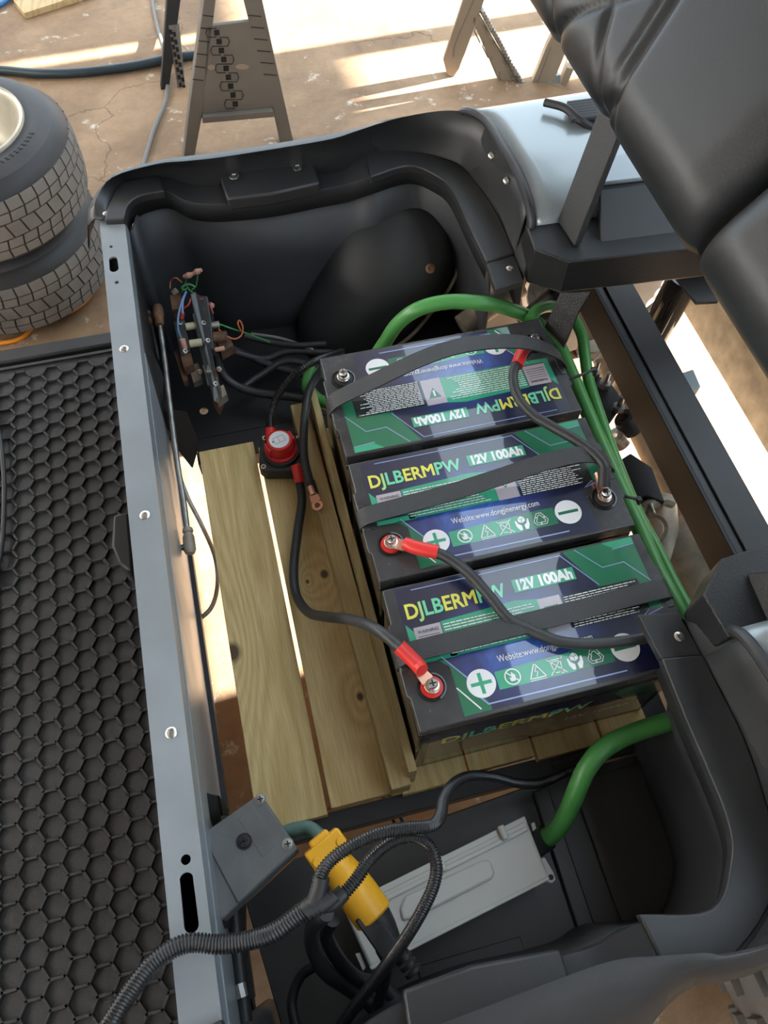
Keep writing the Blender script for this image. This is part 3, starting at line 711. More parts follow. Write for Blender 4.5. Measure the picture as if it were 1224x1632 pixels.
# ================================================================== FLOOR MAT
fmt = M(); zt = .285
hexr = .01882                                          # circumradius of one cell
cx0 = P(158, 556, zt).x
cells = []
pitx = hexr*1.5; pity = hexr*math.sqrt(3)
X0, X1, Y0, Y1 = -.80, -.279, -.93, .352
mbm = M(); mbm.box((X0, Y0, .2725), (X1, Y1, .2795))
iw = .0030
for i in range(-7, 14):
    for j in range(-2, 40):
        cx = -.4555 - i*pitx; cy = .3171 - j*pity - (pity/2 if i % 2 else 0)
        for k in range(3):                             # three of the six ribs of each cell; its neighbours supply the rest
            a0, a1 = R(60*k), R(60*k+60)
            p = V((cx+hexr*cos(a0), cy+hexr*sin(a0), 0)); q = V((cx+hexr*cos(a1), cy+hexr*sin(a1), 0))
            if not (X0+.003 < p.x < X1 and X0+.003 < q.x < X1 and Y0 < p.y < Y1-.006 and Y0 < q.y < Y1-.006): continue
            d = (q-p).normalized(); n = V((-d.y, d.x, 0)); zb0, zb1 = .2794, .2846
            p = p-d*iw*.4; q = q+d*iw*.4
            bot = [p-n*iw, q-n*iw, q+n*iw, p+n*iw]; tp4 = [p-n*iw*.55, q-n*iw*.55, q+n*iw*.55, p+n*iw*.55]
            mbm.add([V((t.x, t.y, zb0)) for t in bot]+[V((t.x, t.y, zb1)) for t in tp4], [(4,5,6,7),(0,1,5,4),(1,2,6,5),(2,3,7,6),(3,0,4,7)])
mbm.box((X0, Y1-.006, .2795), (X1, Y1, .2835))
o = mbm.build('floor_mat', 'mat', None, smooth=0, loc=(-.54, -.29, .2725)); tag(o, 'black rubber floor mat moulded with raised hexagon ribs', 'mat')

# ================================================================== DECK PLANKS AND BATTENS
planks = [(-.208, -.1185, [(-.03, -.42, .05), (.006, -.30, .10)], 'leftmost deck plank, yellow pine with a bark-edged knot on its open side'),
          (-.1125, -.0215, [(-.035, -.20, .07), (-.012, -.23, .035), (-.012, -.475, .055)], 'second deck plank from the left, knotty pine under the black cable'),
          (-.0185, .0715, [], 'deck plank under the left end of the batteries'),
          (.0745, .1655, [], 'deck plank under the middle of the batteries'),
          (.1685, .2595, [], 'deck plank under the right half of the batteries'),
          (.2625, .3300, [], 'rightmost deck plank under the right end of the batteries')]
for i, (xa, xb, kn, lb) in enumerate(planks):
    cx = (xa+xb)/2; kk = [(kx - cx if 0 else (P(*pp).x-cx), P(*pp).y+.2675, s) for kx, pp, s in []]
    if i == 0: kk = [((P(370, 1040, .35)).x-cx, P(370, 1040, .35).y+.2675, .11)]
    if i == 1: kk = [((P(u, v, .35)).x-cx, P(u, v, .35).y+.2675, s) for u, v, s in ((517, 915, .055), (490, 927, .025), (574, 1110, .045))]
    if i == 2: kk = [(.02, -.1, .05)]
    wm = wood_mat('pine_plank', (.68, .50, .235), (.55, .385, .15), i*3.1+1, kk)
    ya, yb = -.565 + (.006 if i % 2 else 0), .030 - (.012 if i == 1 else 0)
    yb = .032 if i == 0 else yb
    mb = M().box((xa, ya, .331), (xb, yb, .350))
    o = mb.build('deck_plank', wm, None, smooth=0, bevel=.0012, loc=(cx, -.2675, .331)); tag(o, lb, 'plank', 'pine planks of the battery deck')
wb = wood_mat('pine_batten', (.52, .40, .19), (.41, .30, .125), 9)
rz = Matrix.Rotation(R(1.2), 3, 'Z')
o = M().box((-.0405, -.562, .351), (-.0145, .060, .391), rot=rz, piv=(-.027, -.25, .37)).build('batten', wb, None, smooth=0, bevel=.0015, loc=(-.027, -.25, .351))
tag(o, 'thick pine batten lying on the planks, its sawn end showing below the batteries', 'batten')
rz = Matrix.Rotation(R(.35), 3, 'Z')
o = M().box((-.0125, -.553, .351), (-.0015, .062, .425), rot=rz, piv=(-.007, -.25, .37)).build('batten', wb, None, smooth=0, bevel=.001, loc=(-.007, -.25, .351))
tag(o, 'thin pine batten on edge squeezed between thick batten and batteries', 'batten')

# ================================================================== BATTERIES
BT = .210                                             # height of a battery; label coordinates in mm from its top left corner
def lp(a, b): return ((a-165)/1000, (86-b)/1000)
def make_battery():
    r = thing('battery', None, 'battery', (0, 0, 0), 'black lithium batteries in the bay')
    body = M().box((-.1625, -.0835, 0), (.1625, .0835, BT-.020)).build('case', 'case', r, bevel=.004, seg=3)
    M().box((-.1655, -.0865, BT-.034), (.1655, .0865, BT-.022)).build('lid_flange', 'case', r, bevel=.0025)
    ol = [(0,0),(330,0),(330,44),(334,46),(334,130),(330,132),(330,172),(0,172),(0,134),(-4,130),(-4,46),(0,43)]
    lid = M().prism([V((*lp(a, b), BT-.0215)) for a, b in ol], (0, 0, .0215)).build('lid', 'casetop', r, bevel=.0016)
    # raised outlines of the handle slots at each end
    for sx in (-1, 1):
        M().box((sx*.1585, -.016, BT-.010), (sx*.1675, .022, BT+.0012)).build('handle_slot', 'casetop', lid, bevel=.001)
    L = M(); m = ['navy', 'pgreen', 'pgreen2', 'pline', 'white', 'lav', 'pdark', 'pyel', 'plime', 'pmint']
    z0 = BT+.0002; dz = .00013
    def poly(pts, lay, mi): L.flat([lp(a, b) for a, b in pts], z0+lay*dz, mi)
    def line(pts, w, lay, mi):
        for (a, b), (c, d) in zip(pts, pts[1:]):
            dx, dy = c-a, d-b; l = math.hypot(dx, dy); nx, ny = -dy/l*w/2, dx/l*w/2; ex, ey = dx/l*w/2, dy/l*w/2
            poly([(a-nx-ex, b-ny-ey), (c-nx+ex, d-ny+ey), (c+nx+ex, d+ny+ey), (a+nx-ex, b+ny-ey)], lay, mi)
    def disc(a, b, rr, lay, mi, n=28, r2=None):
        if r2 is None: poly([(a+rr*cos(2*pi*i/n), b+rr*sin(2*pi*i/n)) for i in range(n)], lay, mi)
        else:
            for i in range(n):
                t, u = 2*pi*i/n, 2*pi*(i+1)/n
                poly([(a+rr*cos(t), b+rr*sin(t)), (a+rr*cos(u), b+rr*sin(u)), (a+r2*cos(u), b+r2*sin(u)), (a+r2*cos(t), b+r2*sin(t))], lay, mi)
    poly([(14, 3), (317, 3), (317, 100), (300, 108), (284, 108), (284, 167), (52, 167), (52, 109), (40, 98), (14, 98)], 0, 0)
    poly([(226, 3), (317, 3), (317, 98), (262, 98), (252, 52)], 1, 1)
    poly([(16, 49), (24, 60), (24, 98), (16, 98)], 1, 2); poly([(24, 92), (62, 92), (66, 99), (40, 99), (24, 98)], 1, 2)
    poly([(40, 98), (47, 98), (70, 130), (84, 160), (84, 167), (52, 167), (52, 109)], 1, 1)
    poly([(57, 54), (150, 50), (186, 56), (186, 98), (57, 98)], 1, 2)
    poly([(99, 127), (237, 124), (237, 148), (99, 148)], 1, 2); poly([(190, 124), (237, 124), (237, 148), (190, 148)], 2, 1)
    poly([(277, 3), (317, 3), (317, 11), (290, 13)], 2, 2)
    line([(34, 8), (124, 8), (222, 7), (254, 54)], 1.1, 3, 3)
    line([(242, 4), (267, 34), (295, 33), (317, 63)], 1.0, 3, 3); line([(288, 14), (316, 12)], 1.0, 3, 3)
    line([(46, 96), (69, 128)], 1.5, 3, 3); line([(53, 135), (72, 163)], 1.5, 3, 4); line([(72, 146), (82, 160), (245, 161)], 1.7, 3, 3)
    line([(300, 98), (288, 106), (317, 99)], 1.0, 3, 3)
    # warning box, tables of small print
    poly([(24, 55), (56, 55), (56, 90), (24, 90)], 2, 5)
    poly([(57, 56), (186, 56), (186, 98), (57, 98)], 2, 6) if 0 else None
    poly([(188, 56), (204, 56), (204, 99), (188, 99)], 2, 5) if 0 else poly([(175, 55), (203, 55), (203, 99), (175, 99)], 3, 5)
    poly([(205, 57), (302, 57), (302, 99), (205, 99)], 2, 6)
    rnd = random.Random(3)
    for (xa, xb, ya, yb, st) in ((59, 173, 58, 97, 3.6), (207, 300, 59.5, 98, 2.9)):
        b = ya
        while b < yb:
            a = xa; end = xb - rnd.random()*22
            while a < end:
                wd = 3+rnd.random()*8; poly([(a, b), (min(end, a+wd), b), (min(end, a+wd), b+1.25), (a, b+1.25)], 4, 4); a += wd+1.1
            b += st
    for b in (67, 71, 75, 79, 83): poly([(27, b), (53, b), (53, b+.5), (27, b+.5)], 4, 6)
    poly([(180, 66), (198, 66), (189, 84)], 4, 1)
    letters(L, 'i', .015, *lp(187.3, 78.5), z0+6*dz, 4, bold=.0006)
    letters(L, 'WARNING', .0058, *lp(27.5, 63.5), z0+5*dz, 6, width=.025)
    al = [7, 8, 9, 9, 7, 7, 7, 9, 9]
    letters(L, 'DJLBERMPW', .0262, *lp(19, 43), z0+5*dz, 7, bold=.0006, width=.124, alt=al)
    poly([(153, 24), (231, 24.5), (231, 41), (153, 41)], 3, 2)
    letters(L, '12V', .0185, *lp(156, 38.6), z0+5*dz, 4, bold=.0009, width=.025)
    letters(L, '100Ah', .0185, *lp(184, 38.6), z0+5*dz, 4, bold=.0009, width=.044)
    letters(L, 'Website:www.dongjinenergy.com', .0115, *lp(107, 117.5), z0+4*dz, 4, bold=0, width=.115)
    disc(81, 136, 16.5, 4, 4, 40); disc(254, 135, 17, 4, 4, 40)
    line([(71, 136), (91, 136)], 4.2, 5, 2); line([(81, 126), (81, 146)], 4.2, 5, 2); line([(243, 135), (265, 135)], 4.2, 5, 1)
    # pictograms: no open flame, electric hazard, crossed-out bin, careful hands, recycling
    disc(117.5, 137, 9.5, 4, 4, 30, 8.0); line([(111.5, 131), (123.5, 143)], 1.4, 5, 4)
    poly([(117, 131), (121, 136), (119.5, 142), (114.5, 142), (113.5, 137), (116, 138)], 4, 4)
    line([(145.5, 128), (155, 145), (136, 145), (145.5, 128)], 1.3, 4, 4); line([(146.5, 132.5), (143.5, 138), (147.5, 137.5), (144.5, 143)], 1.1, 4, 4); line([(136, 147.3), (155, 147.3)], .8, 4, 4)
    line([(161, 128), (179, 146)], 1.1, 4, 4); line([(179, 128), (161, 146)], 1.1, 4, 4)
    line([(164, 131.5), (176, 131.5), (174.5, 144.5), (165.5, 144.5), (164, 131.5)], 1.0, 4, 4); line([(163, 129.5), (177, 129.5)], 1.0, 4, 4); disc(174, 145, 1.8, 4, 4, 12)
    poly([(188, 129), (192.5, 126.5), (197, 129), (197, 134), (192.5, 137), (188, 134)], 4, 4); line([(188, 129), (192.5, 131.5), (197, 129)], .6, 5, 1); line([(192.5, 131.5), (192.5, 137)], .6, 5, 1)
    poly([(183.5, 132), (185.5, 132), (187, 137), (191, 140), (190.5, 146), (187, 146), (184, 140)], 4, 4); poly([(201.5, 132), (199.5, 132), (198, 137), (194, 140), (194.5, 146), (198, 146), (201, 140)], 4, 4)
    for k in range(3):
        q = [(-3, -9), (3, -9), (6.4, -3.4), (3.6, -1.9), (1.4, -6.2), (-1.4, -6.2), (-3.4, -3.2), (-5.8, -4.6)]; t = 2*pi*k/3
        pts = [(216.5+x*cos(t)-y*sin(t), 137+x*sin(t)+y*cos(t)) for x, y in q]
        line(pts+[pts[0]], .85, 4, 4)
    L.build('top_label', m, lid, smooth=0)
    # front face label with its own print
    Fm = M(); fb = lambda p: V((p.x, -.0836-p.z, p.y))
    def fpoly(pts, lay, mi): Fm.add([fb(V((a, b, lay*dz+.0002))) for a, b in pts], [tuple(range(len(pts)))], mi)
    fpoly([(-.15, .02), (.15, .02), (.15, .165), (-.15, .165)], 0, 0)
    fpoly([(-.15, .045), (-.03, .045), (.0, .02), (-.15, .02)], 1, 1); fpoly([(.07, .165), (.15, .165), (.15, .10), (.11, .10)], 1, 1)
    letters(Fm, 'DJLBERMPW', .038, -.135, .115, .0006, 7, bold=.0008, width=.19, basis=fb, alt=al)
    letters(Fm, '12V 100Ah', .020, .03, .07, .0006, 4, bold=.0008, basis=fb)
    Fm.build('front_label', m, r, smooth=0)
    # terminals
    for (a, b, mt, nm) in ((26, 127, 'red', 'positive_terminal'), (305, 127, 'dark', 'negative_terminal')):
        x, y = lp(a, b); c = V((x, y, BT))
        t = M().lathe(c, [(0, .0), (.0165, .0), (.0165, .0022), (.0145, .0026), (.0140, .0008), (0, .0008)], 36, mis=[0]*6).build(nm, 'case', r)
        M().lathe(c+V((0, 0, .0009)), [(0, 0), (.0128, 0), (.0128, .0012), (.010, .0016), (0, .0016)], 32).build('terminal_ring', mt, t)
        if mt == 'dark': t['seal'] = 'black'
        M().lathe(c+V((0, 0, .0028)), [(0, 0), (.0090, 0), (.0090, .0035), (.0078, .0042), (.0076, .0062), (.0062, .0064), (.0060, .0128), (.0052, .0138), (0, .0138)], 32).build('terminal_bolt', 'steel', t, smooth=30)
        cr = M().box((x-.0040, y-.0008, BT+.01655), (x+.0040, y+.0008, BT+.01685)).box((x-.0008, y-.0040, BT+.01655), (x+.0008, y+.0040, BT+.01685)); cr.build('cross_recess', 'dark', t, smooth=0)
    e = M().box((.1,.1,BT),(.1001,.1001,BT))
    return r
bat = make_battery()
bat.location = (.165, -2*(.17224+.0113)-.086, .35)
bat['label'] = 'nearest black battery, upright label reading 12V 100Ah, red-booted cable at its front corner'
b2 = copy_tree(bat); b2.location = (.165, -(.17224+.0113)-.086, .35)
b2['label'] = 'middle black battery, upright label, arched webbing strap, copper lug on its right terminal'
b1 = copy_tree(bat); b1.location = (.165, -.086, .35); b1.rotation_euler = (0, 0, pi)
b1['label'] = 'farthest black battery, turned round so its label reads upside down under a slack strap'
# straps: each is a part of its battery, so a pushed battery takes its strap along
def strap(parent, pts, w, rotz=0):
    mb = M(); loc = parent.location
    # local coordinates of the turned battery
    q = Matrix.Rotation(-rotz, 3, 'Z')
    pl = [q @ (V(p)-loc) for p in pts]
    mb.ribbon(pl, w, .0022, wdir=q @ V((0, 1, 0)))
    me = mb.build('carry_strap', 'web', None, smooth=50); me.parent = parent; return me
zt = .56
strap(bat, [(.000, -.452, zt-.022), (-.0055, -.452, zt-.006), (.000, -.452, zt+.0045), (.012, -.452, zt+.009), (.07, -.452, zt+.012), (.14, -.451, zt+.012), (.20, -.450, zt+.011), (.27, -.448, zt+.010), (.322, -.447, zt+.008), (.334, -.447, zt-.004), (.331, -.447, zt-.02)], .024)
strap(b2, [(.001, -.268, zt-.022), (-.0055, -.268, zt-.006), (.000, -.268, zt+.004), (.012, -.268, zt+.009), (.06, -.267, zt+.013), (.12, -.265, zt+.017), (.18, -.263, zt+.026), (.235, -.262, zt+.037), (.28, -.262, zt+.038), (.315, -.263, zt+.022), (.333, -.264, zt+.002), (.331, -.264, zt-.02)], .024)
strap(b1, [(.002, -.086, zt-.02), (-.0055, -.086, zt-.006), (.000, -.086, zt+.006), (.012, -.085, zt+.014), (.06, -.081, zt+.030), (.12, -.078, zt+.052), (.17, -.077, zt+.063), (.22, -.078, zt+.062), (.27, -.080, zt+.050), (.31, -.083, zt+.028), (.334, -.085, zt+.002), (.331, -.086, zt-.02)], .025, pi)

# ================================================================== CABLES
def lug(mb_parent, pt, dirv, n=(0, 0, 1), m='copper', z=0, name='cable_lug'):
    """flat ring terminal at pt, barrel running off along dirv"""
    n = V(n).normalized(); d = V(dirv); d = (d-n*d.dot(n)).normalized(); s = n.cross(d); pt = V(pt)
    mb = M(); k = 24; pr_, pi_ = .0085, .0045
    for i in range(k):
        a, b = 2*pi*i/k, 2*pi*(i+1)/k
        f = lambda r, t, h: pt + (d*cos(t)+s*sin(t))*r + n*h
        mb.add([f(pi_, a, 0), f(pr_, a, 0), f(pr_, b, 0), f(pi_, b, 0), f(pi_, a, .0022), f(pr_, a, .0022), f(pr_, b, .0022), f(pi_, b, .0022)],
               [(3,2,1,0),(4,5,6,7),(1,2,6,5),(3,0,4,7)])
    a = pt+d*.007; b = pt+d*.019
    mb.add([a-s*.0078, a+s*.0078, b+s*.0062, b-s*.0062, a-s*.0078+n*.0022, a+s*.0078+n*.0022, b+s*.0062+n*.004, b-s*.0062+n*.004], [(3,2,1,0),(4,5,6,7),(0,1,5,4),(1,2,6,5),(2,3,7,6),(3,0,4,7)])
    mb.cyl(pt+d*.0175+n*.003, pt+d*.032+n*.004, .0058, n=16)
    return mb.build(name, m, mb_parent)
def cable(name, pts, r, m, label, cat='cable', ridge=None, n=12, group=None, smooth=8, base=None):
    p = PP(pts); root = thing(name, label, cat, base or p[0], group)
    M().tube(p, r, n, ridge=ridge, smooth=smooth).build('sheath', m, root, smooth=50 if not ridge else 180)
    return root, p
T3 = V((.165, -2*(.17224+.0113)-.086, .56)); T2 = V((.165, -(.17224+.0113)-.086, .56)); T1 = V((.165, -.086, .56))
def tp_(T, a, b, s=1): x, y = lp(a, b); return T+V((x*s, y*s, 0))
pos3, pos2, neg2, pos1, neg1 = tp_(T3, 26, 127), tp_(T2, 26, 127), tp_(T2, 305, 127), tp_(T1, 26, 127, -1), tp_(T1, 305, 127, -1)
# (a) switch -> nearest battery
A = [(642, 1036, .584), (600, 1003, .57), (560, 988, .53), (520, 983, .47), (492, 976, .42), (473, 950, .385), (468, 910, .375), (474, 850, .37), (481, 800, .37), (478, 770, .375), (475, 750, .382)]
ca, pa = cable('battery_cable', A, .0068, 'cable', 'black cable with red boot from the red rotary switch to the nearest battery')
d = P(650, 1042, .584)-pos3
lug(ca, pos3+V((0, 0, .0062)), d)
q = [pos3+V((0, 0, .010))+d.normalized()*.020, P(664, 1058, .576), P(636, 1030, .584)]
M().tube(q, lambda t: .0074+.0012*min(1, t*4), 14).build('red_heat_shrink', 'shrink', ca)
M().tube([P(472, 742, .388), P(476, 760, .382), P(477, 769, .378)], .0085, 14).build('red_heat_shrink', 'shrink', ca)
# (b) middle battery + -> under strap -> right
B = [(692, 880, .581), (712, 888, .582), (745, 912, .580), (780, 950, .576), (806, 982, .571), (830, 997, .5675), (862, 1012, .570), (900, 1024, .572), (950, 1026, .572), (1010, 1020, .572), (1060, 1010, .570), (1110, 1000, .565)]
cb, pb = cable('battery_cable', B, .0066, 'cable', 'black cable with red boot from the middle battery, passing under the nearest strap')
d = P(690, 880, .58)-pos2
lug(cb, pos2+V((0, 0, .0062)), d)
M().tube([pos2+V((0, 0, .010))+d.normalized()*.018, P(664, 873, .579), P(698, 880, .581)], lambda t: .0076+.001*min(1, t*4), 14).build('red_heat_shrink', 'shrink', cb)
# (c) farthest battery + -> middle battery -
Cc = [(828, 566, .585), (818, 598, .590), (825, 632, .590), (848, 660, .588), (880, 680, .588), (915, 700, .590), (945, 722, .592), (962, 742, .590), (962, 762, .583), (962, 775, .576)]
cc, pc = cable('battery_cable', Cc, .0066, 'cable', 'black cable looping from the farthest battery over to the middle battery')
lug(cc, pos1+V((0, 0, .0062)), P(828, 566, .58)-pos1); lug(cc, neg2+V((0, 0, .0062)), P(961, 760, .58)-neg2)
M().tube([P(845, 545, .578), P(834, 558, .582), P(824, 582, .588)], .0086, 14).build('red_heat_shrink', 'shrink', cc)
M().tube([P(963, 745, .590), P(963, 762, .583), P(962, 776, .577)], .0080, 14).build('black_heat_shrink', 'rubber', cc)
# (d) switch upper terminal -> behind the farthest battery
cdd, _ = cable('conduit_cable', [(431, 688, .395), (432, 660, .40), (442, 632, .42), (462, 605, .45), (486, 585, .47), (510, 572, .46), (545, 560, .40)], .0062, 'loom', 'thin ribbed black conduit rising from the red rotary switch behind the batteries', ridge=.0035)
M().tube([P(431, 700, .388), P(431, 682, .396)], .0085, 14, smooth=0).build('red_heat_shrink', 'shrink', cdd)
# (e) loose cable with copper lug
E_ = [(501, 790, .398), (492, 762, .402), (485, 730, .41), (484, 695, .42), (487, 655, .43), (492, 625, .43), (505, 600, .42), (525, 575, .38)]
ce, pe = cable('battery_cable', E_, .0066, 'cable', 'black cable with a bare copper lug lying loose on the thick batten')
lug(ce, P(506, 806, .396), P(497, 780, .398)-P(506, 806, .396), n=(-.15, -.1, 1))
M().tube([P(500, 788, .398), P(494, 768, .402)], .0078, 14, smooth=0).build('black_heat_shrink', 'rubber', ce)
# (f) green conduits
def thick(name, pts, r, lab, **k): return cable(name, pts, r, 'green', lab, cat='conduit', n=18, **k)[0]
thick('green_conduit', [(560, 640, .40), (585, 590, .45), (612, 548, .50), (635, 515, .54), (668, 492, .57), (715, 481, .58), (765, 483, .58), (808, 492, .555), (846, 508, .535), (886, 545, .515), (908, 590, .505), (929, 640, .50), (950, 690, .50), (973, 742, .50), (999, 800, .50), (1022, 850, .50), (1046, 905, .50), (1072, 955, .50), (1100, 1010, .49), (1125, 1060, .48)], .0108, 'thick green conduit arching behind the batteries and down their right side')
g2 = thick('green_conduit', [(845, 510, .55), (856, 494, .55), (878, 488, .54), (905, 498, .52), (926, 530, .51), (932, 565, .50), (938, 605, .49), (953, 655, .485), (973, 712, .48), (996, 772, .48), (1020, 826, .48), (1045, 872, .48), (1074, 930, .48), (1104, 985, .48), (1130, 1035, .47)], .0088, 'slimmer green conduit curling behind the rear strut and running outside the thick one')
for (u, v, du, dv, z) in ((925, 598, 28, -11, .56), (1001, 792, 22, 6, .55)):
    t0 = P(u-du*.55, v-dv*.55, z); t1 = P(u+du*.75, v+dv*.75, z)
    root = thing('cable_tie', 'black cable tie round the green conduits beside the %s battery' % ('farthest' if v < 700 else 'middle'), 'cable tie', t0)
    M().tube([t0+V((0, 0, -.012)), t0, P(u, v, z+.006), t1, t1+V((.004, 0, -.012))], .0022, 8).build('strap', 'rubber', root)
    M().box(t1-V((.003, .003, .003)), t1+V((.004, .004, .003))).build('lock', 'rubber', root, bevel=.0008)
thick('green_conduit', [(497, 590, .40), (490, 612, .405), (497, 628, .41), (512, 640, .40), (540, 650, .37)], .0105, 'short bend of green conduit left of the farthest battery')
gb = thick('green_conduit', [(868, 1338, .385), (885, 1324, .40), (902, 1300, .42), (918, 1262, .45), (935, 1225, .47), (960, 1195, .48), (1000, 1172, .48), (1050, 1155, .48), (1095, 1143, .475)], .0115, 'green conduit leaving the grey charger and passing under the right rim')
M().tube(PP([(850, 1349, .372), (872, 1334, .388)]), .0150, 18, smooth=0).build('black_grommet', 'rubber', gb)
# (g) black corrugated loom: thick trunk from the lower left, splitting in two at a taped joint
loom = thing('wiring_loom', 'black corrugated conduit crossing the grey rail and forking over the yellow plug', 'conduit', P(300, 1510, .60))
J = (512, 1432, .640)
M().tube(PP([(40, 1960, .30), (70, 1860, .42), (115, 1740, .56), (170, 1640, .600), (215, 1570, .612), (255, 1525, .617), (300, 1503, .618), (350, 1505, .618), (400, 1498, .622), (440, 1484, .63), (478, 1456, .636), J]), .0084, 16, ridge=.0030).build('trunk', 'loom', loom, smooth=180)
M().tube(PP([(508, 1436, .640), (507, 1405, .645), (525, 1374, .65), (560, 1348, .65), (605, 1328, .645), (650, 1320, .635), (688, 1316, .62), (702, 1300, .60), (707, 1275, .56), (722, 1250, .52), (748, 1237, .48), (785, 1238, .44), (825, 1248, .41), (862, 1248, .39), (900, 1232, .37), (960, 1208, .36)]), .0062, 14, ridge=.0027).build('branch', 'loom', loom, smooth=180)
M().tube(PP([(514, 1440, .634), (535, 1436, .634), (565, 1405, .632), (590, 1370, .628), (622, 1343, .622), (655, 1334, .615), (682, 1346, .605), (695, 1375, .60), (692, 1408, .592), (675, 1447, .58), (650, 1490, .56), (618, 1535, .53), (588, 1575, .50), (560, 1612, .47), (535, 1650, .44)]), .0062, 14, ridge=.0027).build('branch', 'loom', loom, smooth=180)
mb = M()
for k in range(7):
    t = k/6; p0 = P(488+40*t, 1452-22*t, .638); mb.tube([p0+V((-.002, -.001, 0)), p0+V((.003, .002, 0))], .0102-.0006*abs(k-3), 16, smooth=0)
mb.tube(PP([(500, 1440, .640), (508, 1418, .643), (512, 1398, .646)]), .0076, 14); mb.tube(PP([(505, 1442, .636), (530, 1438, .635), (548, 1422, .634)]), .0076, 14)
mb.build('tape_wrap', 'rubber', loom)
# (h) black cords coiled under the plug
cable('electric_cord', [(520, 1455, .56), (498, 1480, .52), (500, 1515, .48), (520, 1550, .45), (555, 1575, .42), (590, 1600, .41), (620, 1640, .41)], .0080, 'rubber', 'glossy black cord curving down from the joint onto the shelf', 'cord')
cable('electric_cord', [(510, 1535, .40), (480, 1555, .39), (466, 1590, .385), (468, 1620, .385), (480, 1660, .385)], .0058, 'rubber', 'thin black cord looping at the bottom edge beside the coiled cord', 'cord')
cable('electric_cord', [(530, 1465, .50), (520, 1490, .47), (540, 1530, .44), (570, 1560, .42), (605, 1570, .41), (640, 1600, .40)], .0080, 'rubber', 'second black cord coiled beneath the black plug', 'cord')
# thin pairs under the deck, brake cable in the gap, grey-green cord
for k, (a, b) in enumerate(((( 616, 1285), (632, 1320)), ((626, 1283), (645, 1316)))):
    cable('control_wire', [(a[0]-6, a[1]-20, .25), (a[0], a[1], .24), (b[0], b[1], .22), (b[0]+8, b[1]+30, .20)], .0024, 'rubber', ('left' if k == 0 else 'right')+' one of two thin black wires under the deck edge', 'wire')
cable('control_wire', [(270, 650, .40), (282, 740, .35), (298, 790, .33), (322, 838, .32), (342, 885, .31), (347, 930, .30), (337, 968, .29), (312, 990, .28), (290, 1000, .27)], .0036, 'dullsteel', 'thin grey cable bowing across the bright gap left of the planks', 'wire')
cable('electric_cord', [(452, 1328, .48), (470, 1322, .485), (492, 1320, .49), (510, 1332, .50), (520, 1345, .505)], .0078, 'greyg', 'grey-green cord running into the yellow plug', 'cord')

# ================================================================== YELLOW PLUG
yp = thing('plug_connector', 'yellow plug connector with a black moulded plug in its end', 'plug', P(545, 1390, .50))
a, b = P(512, 1342, .515), P(590, 1452, .50); dv = (b-a).normalized(); sd_ = dv.cross(V((0, 0, 1))).normalized(); upn = sd_.cross(dv)
M().lathe(a+dv*.024, [(0, 0), (.0165, 0), (.0175, .003), (.0175, .006), (.0200, .024), (.0212, .038), (.0212, .066), (.0195, .068), (.0195, .062), (0, .060)], 40, ax=dv).build('body', 'yellow', yp)
cl = M()
for s in (-1, 1):
    c = a+dv*.012+upn*(.004*s)
    vs = []
    cl.box((-.024, -.016, .001), (.024, .016, .018) if s > 0 else (.024, .016, -.016))
rotm = Matrix((sd_, dv, upn)).transposed()
clm = M(); 
for bxx in (((-.022, -.014, .001), (.022, .014, .016)), ((-.022, -.014, -.016), (.022, .014, -.001)), ((-.012, -.020, -.012), (.012, .024, .013))):
    q = M().box(*bxx); clm.add([a+dv*.012+rotm @ p for p in q.v], q.f)
clm.build('cord_clamp', 'yellow', yp, bevel=.003, seg=3)
for s in (-1, 1): M().cyl(a+dv*.012+sd_*.0155*s+upn*.010, a+dv*.012+sd_*.0155*s+upn*.0185, .0048, n=18).build('clamp_screw', 'yellow', yp, bevel=.001)
kp = thing('moulded_plug', 'black moulded plug pushed into the end of the yellow connector', 'plug', b+dv*.02)
q = M(); e = b+dv*.000
q.lathe(e-dv*.02, [(0, 0), (.0165, 0), (.0175, .030), (.015, .043), (.010, .058), (.0085, .075), (0, .076)], 24, ax=dv).build('body', 'rubber', kp)
q = M().box((-.004, -.005, .010), (.018, .050, .017)); M().add([e+rotm @ p for p in q.v], q.f).build('grip', 'rubber', kp, bevel=.002)
for k in range(4): M().lathe(e+dv*(.046+.0075*k), [(0, 0), (.0096, 0), (.0096, .0045), (0, .0045)], 16, ax=dv).build('strain_relief', 'rubber', kp, bevel=.0008)
cable('electric_cord', [(606, 1512, .485), (616, 1535, .47), (612, 1570, .44), (600, 1610, .42), (600, 1650, .41)], .0056, 'rubber', 'black cord hanging from the black moulded plug', 'cord')

